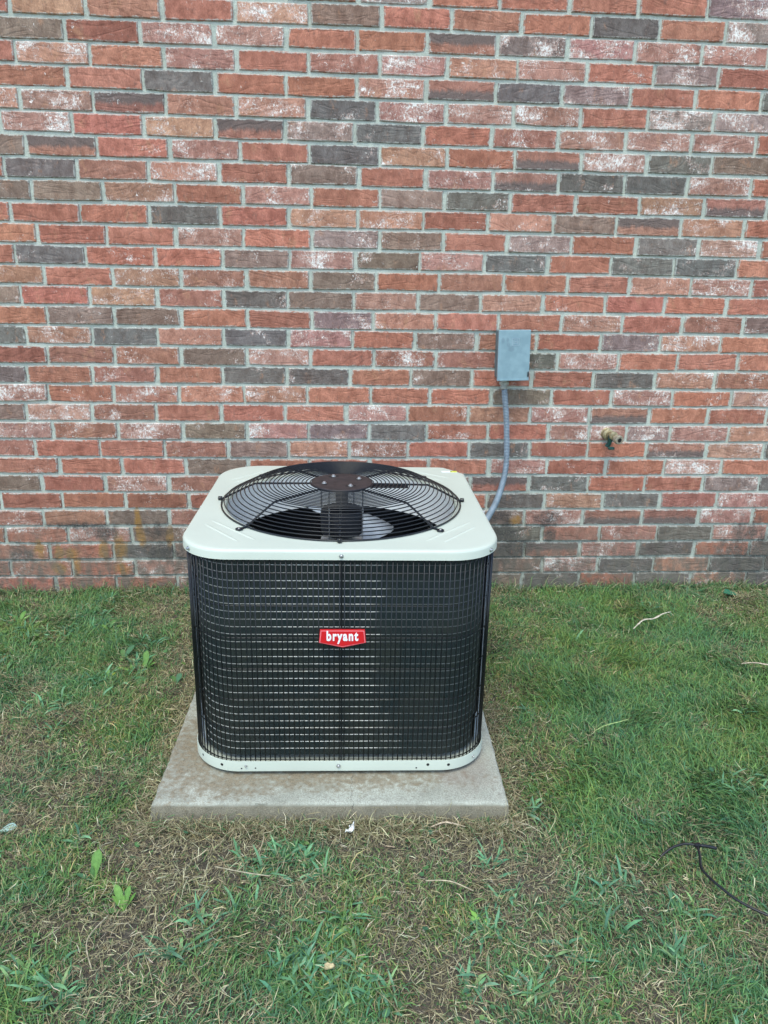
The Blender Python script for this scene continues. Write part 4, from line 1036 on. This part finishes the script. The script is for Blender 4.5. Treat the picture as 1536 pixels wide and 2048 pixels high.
strip('green_twig', [(.795, -1.172, .040), (.83, -1.160, .050), (.87, -1.148, .052), (.915, -1.130, .050)], .0035, (.26, .36, .13), 'thin light green cut stem lying on the lawn right of the pad', 'stem')
strip('dry_twig', [(-.27, -1.665, .03), (-.20, -1.69, .034), (-.14, -1.70, .03)], .0022, (.34, .30, .20), 'thin straw stem on the brown patch below the pad left corner', 'stem')
strip('dry_twig', [(-.475, -1.93, .03), (-.50, -1.87, .042), (-.475, -1.80, .036)], .0020, (.40, .34, .22), 'leaning straw stem in the lower left lawn', 'stem')
strip('dry_twig', [(.215, -1.73, .03), (.27, -1.74, .036), (.32, -1.765, .03)], .0020, (.40, .34, .22), 'thin straw stem on the brown patch below the pad right half', 'stem')
def lump(name, loc, size, col, label, cat, n=3):
    b = bmesh.new()
    for i in range(n):
        r = bmesh.ops.create_icosphere(b, subdivisions=2, radius=1)
        sx = size[0] * random.uniform(.35, .6); o_ = (random.uniform(-.5, .5) * size[0], random.uniform(-.4, .4) * size[1], random.uniform(0, .4) * size[2])
        for v in r['verts']:
            k = 1 + .25 * math.sin(v.co.x * 5 + i) * math.cos(v.co.y * 7 + v.co.z * 4); v.co = Vector((v.co.x * sx * k + o_[0], v.co.y * size[1] * .42 * k + o_[1], v.co.z * size[2] * .6 * k + o_[2]))
    o = obj(name, b, simple(name + '_mat', col, .8, 0, .3, 120, .6, 150), smooth=180); o.location = loc; return tag(o, label, cat)
def scrap():
    V = []; F = []; N = 7
    for j in range(N):
        for i in range(N):
            u, v = i / (N - 1) - .5, j / (N - 1) - .5; V.append((u * .034 + v * .012, v * .020 * (1 + u), .006 * math.sin(u * 9 + v * 5) + .004 * math.cos(v * 11) + .010 * max(0, u)))
    for j in range(N - 1):
        for i in range(N - 1):
            if (i, j) in ((0, 0), (0, 5), (1, 5), (5, 0), (3, 5)): continue
            F.append((j * N + i, j * N + i + 1, (j + 1) * N + i + 1, (j + 1) * N + i))
    o = obj('paper_scrap', mesh_py('paper_scrap', V, F), simple('white_scrap', (.78, .80, .78), .6), smooth=180); md = o.modifiers.new('thickness', 'SOLIDIFY'); md.thickness = .0005
    o.location = (.047, -1.542, .022); o.rotation_euler = (.2, 0, .5); o.scale = (.75, .75, .75); tag(o, 'crumpled white scrap in the dry grass in front of the concrete pad', 'scrap')
scrap()
lump('cream_fungus', (-.004, -1.935, .020), (.013, .010, .009), (.52, .42, .23), 'small knobbly cream mushroom cluster in the crabgrass at the bottom', 'mushroom', 8)
r_ = weed('fallen_leaf', -.842, -1.475, [(.055, .034, 15, .25, -.2, (.28, .42, .40), 1, 0)], 'pale blue-green fallen leaf at the left edge of the photo', 'leaf')
r_ = weed('fallen_leaf', 1.80, -.120, [(.085, .075, 175, .30, -.25, (.020, .115, .070), 1, 0)], 'dark green rounded leaf by the wall in the right hand corner', 'leaf')

scene.render.engine = 'CYCLES'
